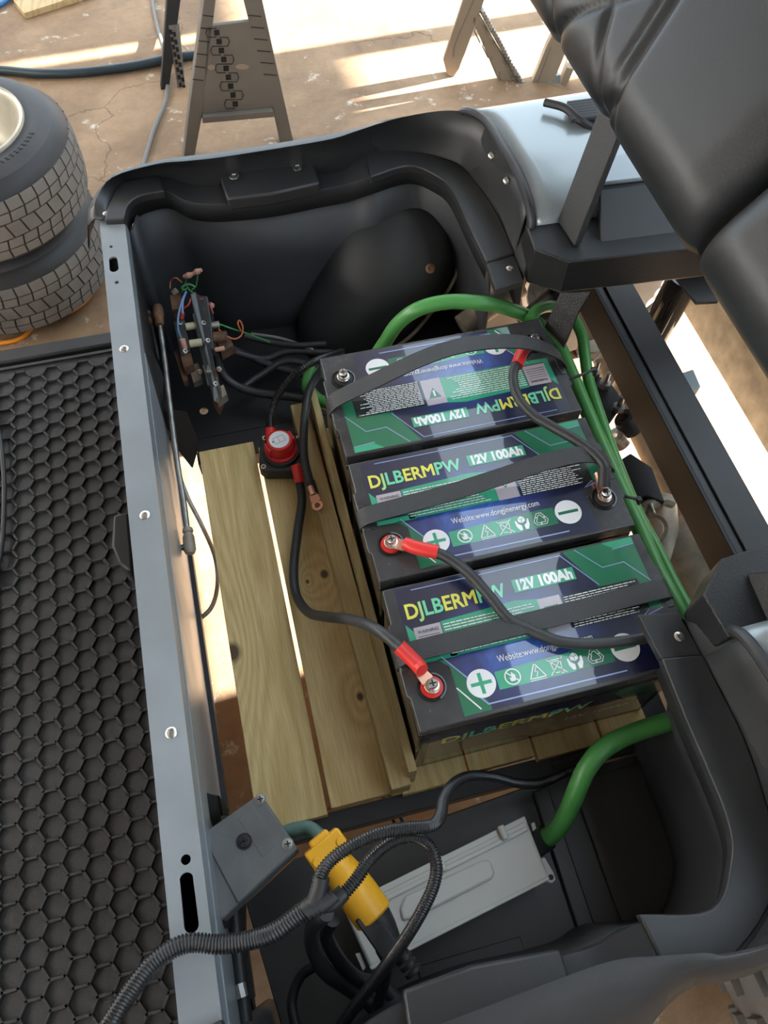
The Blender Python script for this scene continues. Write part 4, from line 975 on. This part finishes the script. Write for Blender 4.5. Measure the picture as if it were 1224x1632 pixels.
# ================================================================== GREY COVER BOX beside the rail
gc = [P(415, 1264, .525), P(474, 1352, .525), P(352, 1468, .525), P(300, 1345, .525)]
gbx = thing('cover_box', 'flat grey plastic cover box half under the grey rail, held by dark screws', 'box', sum(gc, V())/4)
M().prism(gc, (0, 0, -.034)).build('body', 'greyplastic', gbx, bevel=.002)
M().prism([p.lerp(sum(gc, V())/4, .0)+V((0, 0, .0022)) for p in (P(415, 1266, .525), P(472, 1351, .525), P(380, 1440, .525), P(322, 1330, .525))], (0, 0, -.003)).build('lid', 'greyplastic', gbx, bevel=.001)
M().prism([P(404, 1284, .5277), P(441, 1344, .5277), P(418, 1366, .5277), P(380, 1305, .5277)], (0, 0, -.0006)).build('label_recess', 'greyplastic', gbx, bevel=.0004)
for (u, v, r) in ((415, 1274, .0045), (459, 1345, .0045), (389, 1341, .0062)):
    c = P(u, v, .5275); s_ = M().lathe(c, [(r*1.35, -.001), (r*1.35, .0004), (r*1.05, .0004), (r, .0016), (r*.6, .0022), (0, .0022)], 24).build('screw', 'dullsteel' if r < .005 else 'frame', gbx)
    M().box((c.x-r*.7, c.y-r*.14, c.z+.002), (c.x+r*.7, c.y+r*.14, c.z+.0025)).box((c.x-r*.14, c.y-r*.7, c.z+.002), (c.x+r*.14, c.y+r*.7, c.z+.0025)).build('cross_recess', 'dark', s_, smooth=0)

# ================================================================== CHARGER
zc_ = .395
g = [P(594, 1420, zc_), P(838, 1303, zc_), P(876, 1400, zc_), P(622, 1527, zc_)]
left = [P(540, 1448, zc_), P(594, 1420, zc_), P(622, 1527, zc_), P(588, 1548, zc_)]
chg = thing('battery_charger', 'grey metal battery charger with a recessed bar on its lid, on the black shelf', 'charger', sum(g, V())/4*1.0)
full = [P(546, 1446, zc_), P(838, 1303, zc_), P(876, 1400, zc_), P(590, 1545, zc_)]
M().prism(full, (0, 0, -.055)).build('body', 'charger', chg, bevel=.004, seg=3)
c0 = sum(full, V())/4
def ins(p, f): return c0+(V(p)-c0)*f
M().prism([P(544, 1444, .396), P(836, 1300, .396), P(840, 1309, .396), P(549, 1455, .396)], (0, 0, -.010)).build('rim_lip', 'charger', chg, bevel=.0012)
M().prism([P(588, 1541, .396), P(874, 1396, .396), P(877, 1402, .396), P(592, 1547, .396)], (0, 0, -.012)).build('rim_lip', 'charger', chg, bevel=.0012)
M().prism([P(553, 1458, .3985), P(840, 1316, .3985), P(843, 1323, .3985), P(557, 1466, .3985)], (0, 0, -.004)).build('lid_ridge', 'charger', chg, bevel=.0012)
M().prism([P(637, 1448, .3995), P(646, 1428, .3995), P(772, 1369, .3995), P(783, 1373, .3995), P(789, 1392, .3995), P(784, 1401, .3995), P(660, 1464, .3995), P(642, 1468, .3995)], (0, 0, -.006)).build('lid_bar', 'charger', chg, bevel=.0035, seg=3)
for (u, v) in ((800, 1322), (702, 1372)):
    M().tube(PP([(u-3, v-6, .400), (u+6, v+16, .400)]), .0045, 12, smooth=0).build('lid_clip', 'charger', chg, bevel=.001)
mb = M(); ear = [(862, 1368, .385), (868, 1366, .385), (882, 1390, .385), (886, 1402, .385), (880, 1408, .385), (872, 1406, .385), (868, 1392, .385)]
mb.prism(PP(ear), (0, 0, -.004)).build('mounting_ear', 'charger', chg, bevel=.0008)
M().cyl(P(878, 1398, .385), P(878, 1398, .385)+V((0, 0, .0006)), .0032, n=16).build('ear_hole', 'dark', chg)
M().prism(PP([(846, 1312, .385), (852, 1310, .385), (858, 1330, .385), (852, 1336, .385)]), (0, 0, -.004)).build('mounting_ear', 'charger', chg, bevel=.0008)
M().prism(PP([(566, 1520, .385), (574, 1518, .385), (584, 1542, .385), (578, 1548, .385)]), (0, 0, -.004)).build('mounting_ear', 'charger', chg, bevel=.0008)

# ================================================================== ROTARY BATTERY SWITCH
sc = P(447, 712, .392); sw = thing('battery_switch', 'red rotary battery disconnect switch on a black base by the planks', 'switch', (sc.x, sc.y, .35))
ang = R(-12)
def rz_(mb, c, a):
    q = Matrix.Rotation(a, 3, 'Z'); mb.v = [V(c)+q @ (p-V(c)) for p in mb.v]; return mb
zs = .351
oct_ = [(-.035,-.026),(-.026,-.035),(.026,-.035),(.035,-.026),(.035,.026),(.026,.035),(-.026,.035),(-.035,.026)]
rz_(M().prism([V((sc.x+x, sc.y+y, zs)) for x, y in oct_], (0, 0, .026)), sc, ang).build('base', 'cable', sw, bevel=.003, seg=3)
M().lathe((sc.x, sc.y, zs+.026), [(0, 0), (.0305, 0), (.0290, .006), (.0265, .007), (0, .007)], 40).build('collar', 'cable', sw)
M().lathe((sc.x, sc.y, zs+.033), [(0, 0), (.0262, 0), (.0262, .004), (.0235, .006), (0, .006)], 40).build('dial_skirt', 'red', sw)
kb = M().lathe((sc.x, sc.y, zs+.038), [(0, 0), (.0215, 0), (.0225, .004), (.0205, .020), (.019, .0225), (0, .0225)], 40)
kb.box((sc.x-.0235, sc.y-.009, zs+.038), (sc.x+.0235, sc.y+.009, zs+.057))
rz_(kb, sc, R(20)).build('knob', 'red', sw, bevel=.0012)
kz = zs+.0610
fc = M().lathe((sc.x, sc.y, kz-.0004), [(0, 0), (.0158, 0), (.0158, .0006), (0, .0006)], 32)
pf = fc.build('knob_label', 'white', sw, smooth=30)
mb = M(); 
for (x0, y0, x1, y1) in ((-.0085,-.006,.0085,-.0055),(-.0085,.0055,.0085,.006),(-.0085,-.006,-.008,.006),(.008,-.006,.0085,.006),(-.001,-.006,-.0005,.006)): mb.box((sc.x+x0, sc.y+y0, kz), (sc.x+x1, sc.y+y1, kz+.0004))
mb.add([V((sc.x-.0125, sc.y, kz+.0004)), V((sc.x-.0095, sc.y+.0022, kz+.0004)), V((sc.x-.0095, sc.y-.0022, kz+.0004))], [(0, 1, 2)])
rz_(mb, sc, R(15)).build('print', 'dark', pf, smooth=0)
for sx, sy in ((-1,-1),(1,-1),(1,1),(-1,1)):
    c = sc + Matrix.Rotation(ang, 3, 'Z') @ V((sx*.0275, sy*.0275, 0)); c.z = zs+.026
    M().lathe(c, [(.0022, 0), (.0042, 0), (.0042, .0014), (.0022, .0014)], 18, close=True).build('screw', 'steel' , sw)
M().prism([P(460, 752, .352), P(505, 742, .352), P(500, 722, .352), P(458, 730, .352)], (0, 0, .022)).build('terminal_cover', 'cable', sw, bevel=.003)

# ================================================================== DIRECTION SWITCH ASSEMBLY (left compartment)
fr = thing('direction_switch', 'greasy forward and reverse switch assembly with coloured wires and ivory spacers', 'switch assembly', P(330, 640, .33))
def fbar(pts, off, m, nm='bracket', bv=.001): return M().prism(PP(pts), off).build(nm, m, fr, bevel=bv)
fbar([(303, 468, .48), (312, 466, .48), (337, 590, .42), (348, 632, .38), (341, 640, .38), (328, 596, .42)], (.006, .002, -.01), 'smoke', 'clear_plate')
fbar([(312, 470, .47), (330, 472, .47), (336, 510, .45), (340, 556, .43), (330, 556, .43), (318, 510, .45)], (.004, .0, -.02), 'smoke', 'switch_body')
fbar([(270, 470, .47), (288, 466, .47), (290, 490, .46), (274, 494, .46)], (.0, .0, -.03), 'rust', 'contact_block')
fbar([(276, 512, .45), (294, 509, .45), (304, 560, .42), (288, 566, .42)], (.0, .0, -.03), 'smoke', 'contact_block')
fbar([(285, 556, .42), (302, 553, .42), (308, 580, .41), (292, 586, .41)], (.0, .0, -.02), 'rust', 'contact_block')
fbar([(332, 590, .42), (342, 590, .42), (352, 640, .35), (346, 658, .33), (338, 640, .35)], (.004, 0, -.012), 'rust', 'bracket')
fbar([(322, 582, .42), (334, 580, .42), (338, 592, .42), (326, 594, .42)], (0, 0, -.012), 'dullsteel', 'tab')
fbar([(333, 610, .38), (345, 604, .38), (350, 622, .38), (338, 630, .38)], (0, 0, -.02), 'dullsteel', 'cam')
for (u, v) in ((306, 520), (312, 547)):
    M().cyl(P(u-10, v+1, .445), P(u+10, v-2, .445), .0062, n=16).build('spacer', 'ivory', fr, bevel=.0008)
for (u, v) in ((324, 494), (324, 515), (331, 543), (287, 515), (295, 560), (343, 612)):
    c = P(u, v, .455); M().lathe(c, [(.0042, -.004), (.0042, .002), (.002, .0025), (0, .006)], 6, ax=(.4, -.3, .8)).build('nut', 'dullsteel', fr)
M().cyl(P(340, 538, .43), P(362, 536, .43), .009, n=14).build('contact_stud', 'rust', fr, bevel=.001)
M().cyl(P(336, 519, .44), P(350, 517, .44), .006, n=12).build('contact_stud', 'dullsteel', fr, bevel=.001)
M().cyl(P(340, 558, .42), P(358, 555, .42), .004, n=12).build('contact_stud', 'tanwire', fr, bevel=.001)
M().tube(PP([(293, 441, .50), (303, 438, .505), (312, 434, .51), (321, 430, .515)]), lambda t: .003+.002*sin(t*pi*2)**2, 12).build('wire_splice', 'tanwire', fr)
def wire(pts, m, r=.0012, nm='wire'): return M().tube(PP(pts), r, 7).build(nm, m, fr)
wire([(271, 460, .47), (272, 448, .48), (280, 443, .49), (290, 450, .48)], 'worange'); wire([(290, 466, .47), (294, 455, .48), (297, 445, .49), (292, 442, .50)], 'wgreen')
wire([(300, 458, .48), (294, 462, .48), (290, 458, .485), (300, 453, .49), (310, 457, .485), (306, 462, .48)], 'wgreen', .0016); wire([(312, 457, .48), (314, 448, .49), (315, 440, .50)], 'wgreen')
wire([(297, 465, .48), (290, 480, .48), (284, 505, .47), (284, 525, .455), (290, 541, .44)], 'wblue', .0016); wire([(296, 466, .48), (291, 482, .48), (291, 500, .47)], 'wblue', .0016)
wire([(305, 474, .475), (300, 486, .47), (292, 492, .465), (286, 500, .46)], 'wred', .0016); wire([(305, 471, .475), (322, 486, .46), (330, 500, .45), (329, 520, .44)], 'wmaroon', .0016)
wire([(348, 524, .44), (356, 532, .43), (372, 540, .42), (384, 535, .42), (387, 522, .43), (382, 511, .43), (379, 516, .43), (384, 528, .42)], 'worange', .0014); wire([(334, 521, .44), (332, 530, .44), (338, 536, .435)], 'worange', .0016)
wire([(345, 515, .44), (370, 524, .43), (395, 532, .40), (430, 545, .37)], 'wgreen', .0014)
M().cyl(P(291, 498, .468), P(289, 508, .46), .0036, n=10).build('wire_connector', 'wred', fr); M().cyl(P(290, 540, .45), P(295, 556, .435), .0048, n=12).build('wire_connector', 'tanwire', fr, bevel=.001)
fbar([(232, 495, .44), (236, 494, .44), (250, 570, .36), (246, 574, .36)], (.004, 0, -.004), 'dullsteel', 'pivot_lever', .0006)
M().cyl(P(226, 512, .43), P(244, 510, .43), .009, n=12).build('pivot_boss', 'rust', fr, bevel=.001)
fbar([(276, 560, .41), (283, 558, .41), (300, 604, .38), (292, 608, .38)], (.0, .0, -.016), 'rust', 'bracket')
fbar([(300, 582, .40), (316, 578, .40), (322, 604, .38), (308, 610, .38)], (.0, .0, -.014), 'tansteel', 'cam')
fbar([(306, 500, .43), (312, 499, .43), (338, 612, .38), (330, 614, .38)], (.002, .0, -.004), 'dullsteel', 'clear_plate')
fbar([(338, 622, .37), (356, 612, .37), (362, 628, .365), (346, 640, .36)], (.0, .0, -.018), 'tansteel', 'cam')
fbar([(346, 545, .42), (366, 536, .42), (372, 550, .41), (352, 562, .41)], (.0, .0, -.02), 'rust', 'contact_block')
M().cyl(P(330, 484, .45), P(340, 488, .45), .0045, n=12).build('contact_stud', 'tanwire', fr, bevel=.001)
M().cyl(P(282, 462, .475), P(276, 468, .47), .005, n=12).build('contact_stud', 'tansteel', fr, bevel=.001)
for (u, v) in ((279, 478), (318, 592), (330, 568), (349, 588), (310, 470)):
    M().lathe(P(u, v, .452 if v < 560 else .41), [(.0046, -.004), (.0046, .001), (.0024, .0018), (.0022, .005), (0, .005)], 6, ax=(.1, -.3, .9)).build('nut', 'tansteel', fr)
wire([(318, 476, .47), (326, 478, .465), (334, 486, .46), (340, 500, .455)], 'wred', .0013); wire([(296, 452, .485), (302, 462, .48), (312, 470, .475)], 'wgreen', .0013)
# linkage rod with rubber ends
rod = thing('linkage_rod', 'long grey linkage rod with rusty ball joints along the inner side of the rail', 'rod', P(270, 640, .42))
M().tube(PP([(255, 520, .44), (262, 570, .43), (270, 640, .42), (283, 740, .41), (293, 800, .405), (299, 850, .40)]), .0042, 12).build('rod', 'dullsteel', rod)
M().lathe(P(252, 498, .445), [(0, -.014), (.008, -.012), (.0098, 0), (.009, .010), (.0075, .012), (.0075, .024), (.006, .026), (0, .026)], 20, ax=(P(256, 530, .44)-P(252, 498, .445))).build('ball_joint', 'rust', rod)
M().lathe(P(299, 842, .40), [(0, 0), (.0068, 0), (.0078, .003), (.0078, .006), (.0062, .008), (.0085, .014), (.0092, .034), (.0065, .040), (0, .041)], 22, ax=(P(303, 880, .395)-P(299, 842, .40))).build('ball_joint', 'tansteel', rod)
M().cyl(P(284, 874, .40), P(303, 870, .395), .0045, n=12).build('pivot_pin', 'frame', rod)
M().prism(PP([(259, 808, .44), (264, 808, .44), (268, 850, .42), (288, 890, .40), (284, 897, .40), (270, 880, .41), (262, 850, .42)]), (.002, 0, -.003)).build('lever_plate', 'dullsteel', rod, bevel=.0006)
M().lathe(P(272, 823, .43), [(.0075, -.004), (.0075, .004), (0, .005)], 6, ax=(.8, -.2, .4)).build('nut', 'dullsteel', rod)
# black cables on the floor of the left compartment
for i, (pts, r, lb) in enumerate((
    ([(345, 560, .40), (352, 590, .37), (372, 612, .35), (410, 626, .34), (460, 632, .34), (510, 640, .34)], .0075, 'thick black cable curving from the switch assembly along the bay floor, nearest'),
    ([(352, 548, .38), (390, 565, .35), (440, 585, .34), (500, 600, .34)], .007, 'black cable behind the nearest one on the bay floor'),
    ([(390, 535, .37), (430, 545, .36), (470, 550, .36), (520, 548, .36)], .0055, 'slim dark cable running towards the wheel housing'),
    ([(370, 560, .36), (420, 572, .345), (460, 560, .35), (530, 562, .35)], .006, 'black cable crossing over others below the wheel housing'),
    ([(380, 622, .335), (420, 595, .34), (460, 575, .35), (520, 590, .35)], .006, 'black cable lying diagonally under the bundle'),
    ([(400, 532, .365), (450, 540, .36), (500, 558, .355)], .003, 'thin grey cable above the black bundle'))):
    cable('battery_cable', pts, r, 'cable' if i != 5 else 'greycord', lb, 'cable')
M().prism(PP([(500, 556, .40), (516, 555, .40), (508, 566, .40), (501, 570, .40)]), (0, 0, -.004)).build('bracket_tab', 'orange', cart, bevel=.0006) if 0 else None

# ================================================================== GARAGE FLOOR THINGS
def wheel(z0, label, cx, cy, rot):
    r = thing('spare_wheel', label, 'wheel', (cx, cy, z0), 'spare wheels stacked flat')
    c = V((cx, cy, z0)); W = .205
    prof = [(.138, .012), (.142, .004), (.150, .002), (.178, .004), (.200, .014), (.2235, .036), (.2285, .05), (.2295, W/2), (.2285, W-.05), (.2235, W-.036), (.200, W-.014), (.178, W-.004), (.150, W-.002), (.142, W-.004), (.138, W-.012), (.128, W-.03), (.128, .03)]
    t = M().lathe(c, prof, 72, close=True, mis=[0]*5+[1]*5+[0]*7).build('tire', ['tire', 'rubber'], r, smooth=40)
    mb = M(); n = 44
    ang = lambda i, h: 2*pi*(i+rot)/n + .040*(abs((h-.102)/.05)) + (.03 if 1 else 0)
    bands = [(.040, .0605), (.0635, .083), (.086, .118), (.121, .140), (.143, .165)]
    def rad(h): u = abs(h-.1025)/.0625; return .2290 - .0042*max(0, u)**3
    for i in range(n):
        for bi, (h0, h1) in enumerate(bands):
            vs = []
            for rr_ in (0, .0038):
                for (hh, e) in ((h0, 0), (h0, 1), (h1, 1), (h1, 0)):
                    zz = .018*sin((hh-.0635)/.078*pi*2) if .06 < hh < .15 else 0
                    a = 2*pi*(i+rot+.5*(bi in (2,)))/n + zz + e*(2*pi/n-.017); rdv = rad(hh)-.001+rr_
                    vs.append(c+V((rdv*cos(a), rdv*sin(a), hh)))
            mb.add(vs, [(4,5,6,7),(0,1,5,4),(1,2,6,5),(2,3,7,6),(3,0,4,7)])
    tr = mb.build('tread_blocks', 'tread', t, smooth=0); tr['kind'] = 'stuff'
    mb = M()                                                # raised sidewall lettering, worn past reading
    for k in range(11):
        a = R(-62+k*4.1); 
        for q in range(2): 
            p = c+V(((.168+.006*q)*cos(a), (.168+.006*q)*sin(a), W-.0035)); mb.tube([p, p+V((cos(a+1)*.006, sin(a+1)*.006, 0))], .0011, 6, smooth=0)
    mb.build('sidewall_marks', 'rubber', t)
    M().lathe(c, [(.151, W-.004), (.149, W+.0045), (.142, W+.003), (.136, W-.008), (.124, W-.040), (.112, W-.075), (.085, W-.10), (.050, W-.105), (.050, W-.109), (.088, W-.105), (.117, W-.078), (.130, W-.04), (.139, W-.008)], 60, close=True).build('wheel_rim', 'rim', r, smooth=50)
    M().lathe(c, [(0, W-.115), (.05, W-.115), (.05, W-.105), (.036, W-.103), (.034, W-.112), (0, W-.112)], 30).build('hub', 'frame', r)
    for k in range(4):
        a = R(45+90*k); M().cyl(c+V((.068*cos(a), .068*sin(a), W-.105)), c+V((.068*cos(a), .068*sin(a), W-.1)), .008, n=14).build('bolt_hole', 'dark', r)
    return r
wheel(0.0, 'lower of two stacked golf cart wheels, worn siped tread resting on the floor', -.605, .912, .2)
wheel(0.206, 'upper of two stacked golf cart wheels, dusty rim facing up', -.596, .908, 0)

# sawhorses
def sawhorse_left():
    r = thing('sawhorse', 'dark grey folding sawhorse behind the cart, slotted panel between its legs', 'sawhorse', P(375, 240, 0), 'folding sawhorses')
    n = (0, 1, .22); p0 = V((0, 1.288, 0))
    q = lambda u, v: PN(u, v, p0, n)
    th = V((0, .028, .006))
    def leg(pts, m='horse', nm='leg', t=th): return M().prism([q(*p) for p in pts], t).build(nm, m, r, bevel=.002)
    l1 = leg([(292, 262), (308, 262), (322, 186), (344, 0), (356, -90), (342, -90), (325, 0), (309, 120), (300, 190)])
    l2 = leg([(449, 240), (470, 236), (443, 115), (418, 0), (398, -90), (375, -90), (388, 0), (420, 130), (436, 178)])
    leg([(322, 190), (437, 180), (398, 34), (330, 42)], nm='panel', t=(0, .012, 0)); pnl = r.children[-1]
    leg([(322, 191), (437, 181), (434, 171), (322, 181)], nm='panel_rail', t=(0, -.012, -.003))
    for i in range(9):
        u = 345+3.7*i; v = 52+14.2*i
        a = [q(u-4, v-4), q(u+4.5, v-4.5), q(u+5, v+4), q(u-3.5, v+4.5)]
        s = M().prism([p+V((0, -.0008, 0)) for p in a], (0, .003, 0)).build('slot', 'dark', pnl, smooth=0)
        sgn = 1 if i % 2 else -1
        pts = [q(u, v-7), q(u+14*sgn, v-7), q(u+17*sgn, v), q(u+14*sgn, v+7), q(u, v+7)]
        M().tube([p+V((0, -.001, 0)) for p in pts], .0011, 6, smooth=0).build('slot_outline', 'frame', pnl)
    for (u, v, w_) in ((386, 106, 11), (337, 107, 6)):
        pts = [q(u+w_*cos(t), v+4.4*sin(t)) for t in [2*pi*k/16 for k in range(16)]]
        M().prism([p+V((0, -.001, 0)) for p in pts], (0, .002, 0)).build('grip_hole', 'horsetan', pnl, smooth=0)
    for k in range(6):                                       # moulded ribs across both legs
        for (u0, v0, u1, v1, du) in ((325, 24, 309, 126, 15), (397, 24, 422, 118, 19)):
            t = k/5; u = u0+(u1-u0)*t; v = v0+(v1-v0)*t
            M().tube([q(u-2, v)+V((0, -.001, 0)), q(u+du, v+2)+V((0, -.001, 0))], .0013, 6, smooth=0).build('rib', 'frame', l1 if u0 < 350 else l2)
    # rear pair of legs, seen edge-on, with its own slotted panel
    n2 = (0, 1, -.22); p2 = V((0, 1.62, 0)); q2 = lambda u, v: PN(u, v, p2, n2)
    M().prism([q2(256, 152), q2(268, 153), q2(288, 0), q2(292, -60), q2(275, -60), q2(266, 0)], (0, .03, 0)).build('leg', 'frame', r, bevel=.002)
    M().prism([q2(268, 40), q2(286, 38), q2(300, 190), q2(290, 186)], (0, .012, 0)).build('brace', 'horse', r, bevel=.001)
    mb = M()
    for k in range(11):
        for e in (0, 1): c = q2(272+e*6+k*2.2, 50+k*12+e*4)+V((0, -.003, 0)); mb.box(c-V((.004, .001, .006)), c+V((.004, .001, .006)))
    mb.build('brace_slots', 'dark', r.children[-1], smooth=0)
    M().prism([q(340, -90), q(400, -90), q(398, -70), q(342, -70)], (0, .10, 0)).build('top_beam', 'horse', r, bevel=.003)
    return r
sawhorse_left()
def sawhorse_right():
    r = thing('sawhorse', 'tan folding sawhorse standing in the sun beyond the silver fender', 'sawhorse', P(712, 122, 0), 'folding sawhorses')
    n = (.35, 1, .2); p0 = P(712, 122, 0); q = lambda u, v: PN(u, v, p0, n)
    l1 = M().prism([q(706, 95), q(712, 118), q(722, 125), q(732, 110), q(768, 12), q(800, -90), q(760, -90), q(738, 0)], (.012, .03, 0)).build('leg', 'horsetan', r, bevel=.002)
    M().tube([q(722, 90)+V((0, -.001, 0)), q(726, 68), q(755, 0)], .0018, 6).build('leg_groove', 'horse', l1)
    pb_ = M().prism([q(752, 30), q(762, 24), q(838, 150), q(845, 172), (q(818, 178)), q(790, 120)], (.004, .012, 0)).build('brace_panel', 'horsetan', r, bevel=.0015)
    for k in range(5):
        u, v = 762+k*13, 50+k*24
        M().tube([q(u-4, v-8)+V((0, -.002, 0)), q(u-6, v), q(u+3, v+18)], .0018, 6, smooth=0).build('panel_groove', 'horse', pb_)
    mb = M()
    for k in range(26):
        t = k/25; u, v = 768+(838-768)*t, 22+(148-22)*t; c = q(u, v)
        mb.box(c+V((-.004, -.01, 0)), c+V((.006, .016, .010)))
    mb.tube([q(770, 20), q(840, 146)], .006, 8, smooth=0); mb.tube([q(763, 24), q(832, 150)], .004, 8, smooth=0)
    mb.build('toothed_edge', 'dullsteel', r)
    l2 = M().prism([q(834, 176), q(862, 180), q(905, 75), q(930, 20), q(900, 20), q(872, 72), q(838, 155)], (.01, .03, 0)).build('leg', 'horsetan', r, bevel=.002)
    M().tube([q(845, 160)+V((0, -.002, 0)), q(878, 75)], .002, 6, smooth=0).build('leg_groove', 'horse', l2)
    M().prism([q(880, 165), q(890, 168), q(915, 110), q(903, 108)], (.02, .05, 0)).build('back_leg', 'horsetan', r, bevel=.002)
    M().box(q(876, 122), q(889, 145)+V((0, .02, 0))).build('hinge', 'silver', r, bevel=.001)
    return r
sawhorse_right()
# cords, hoses, boards on the floor
def run(name, pts, r, m, lb, cat): 
    p = PP(pts); o = M().tube(p, r, 12).build(name, m, None, loc=p[len(p)//2]); return tag(o, lb, cat)
run('extension_cord', [(-60, 550, .006), (0, 547, .006), (35, 538, .006), (60, 515, .006), (90, 505, .008), (120, 492, .008), (140, 475, .008), (155, 452, .008), (166, 425, .008), (172, 380, .008)], .0052, 'orange', 'orange extension cord on the floor round the lower wheel', 'cord')
run('air_hose', [(-80, 108, .014), (0, 112, .014), (60, 117, .014), (120, 116, .014), (180, 110, .014), (230, 102, .014), (275, 92, .014), (330, 86, .014)], .0130, 'hose', 'thick dark hose lying beside the strip of sunlight', 'hose')
run('air_hose', [(-40, 22, .01), (0, 8, .01), (25, -14, .01), (40, -30, .01)], .008, 'bluehose', 'blue hose at the top left corner of the floor', 'hose')
pts = [(240, -30, .006), (246, 20, .006), (258, 70, .012), (266, 98, .036), (268, 116, .012), (264, 160, .006), (246, 205, .006), (232, 250, .006), (222, 290, .006), (215, 330, .006)]
run('electric_cord', pts, .006, 'greycord', 'grey cord trailing down the floor in front of the dark sawhorse', 'cord')
bd = [P(22, 2, .02), P(38, 21, .02), P(150, -15, .02), P(140, -45, .02), P(20, -30, .02)]
o = M().prism(bd, (0, 0, -.019)).build('board', 'pine', None, smooth=0, bevel=.001, loc=(bd[1].x, bd[1].y, .0)); tag(o, 'short pale pine board lying at the top left of the floor', 'board')
run('wheel_cable', [(-14, 640, .2895), (0, 700, .2895), (6, 760, .2895), (6, 820, .2895), (1, 880, .2895), (-14, 940, .2895)], .004, 'cable', 'thin black cable curving in at the left edge over the mat', 'cable')
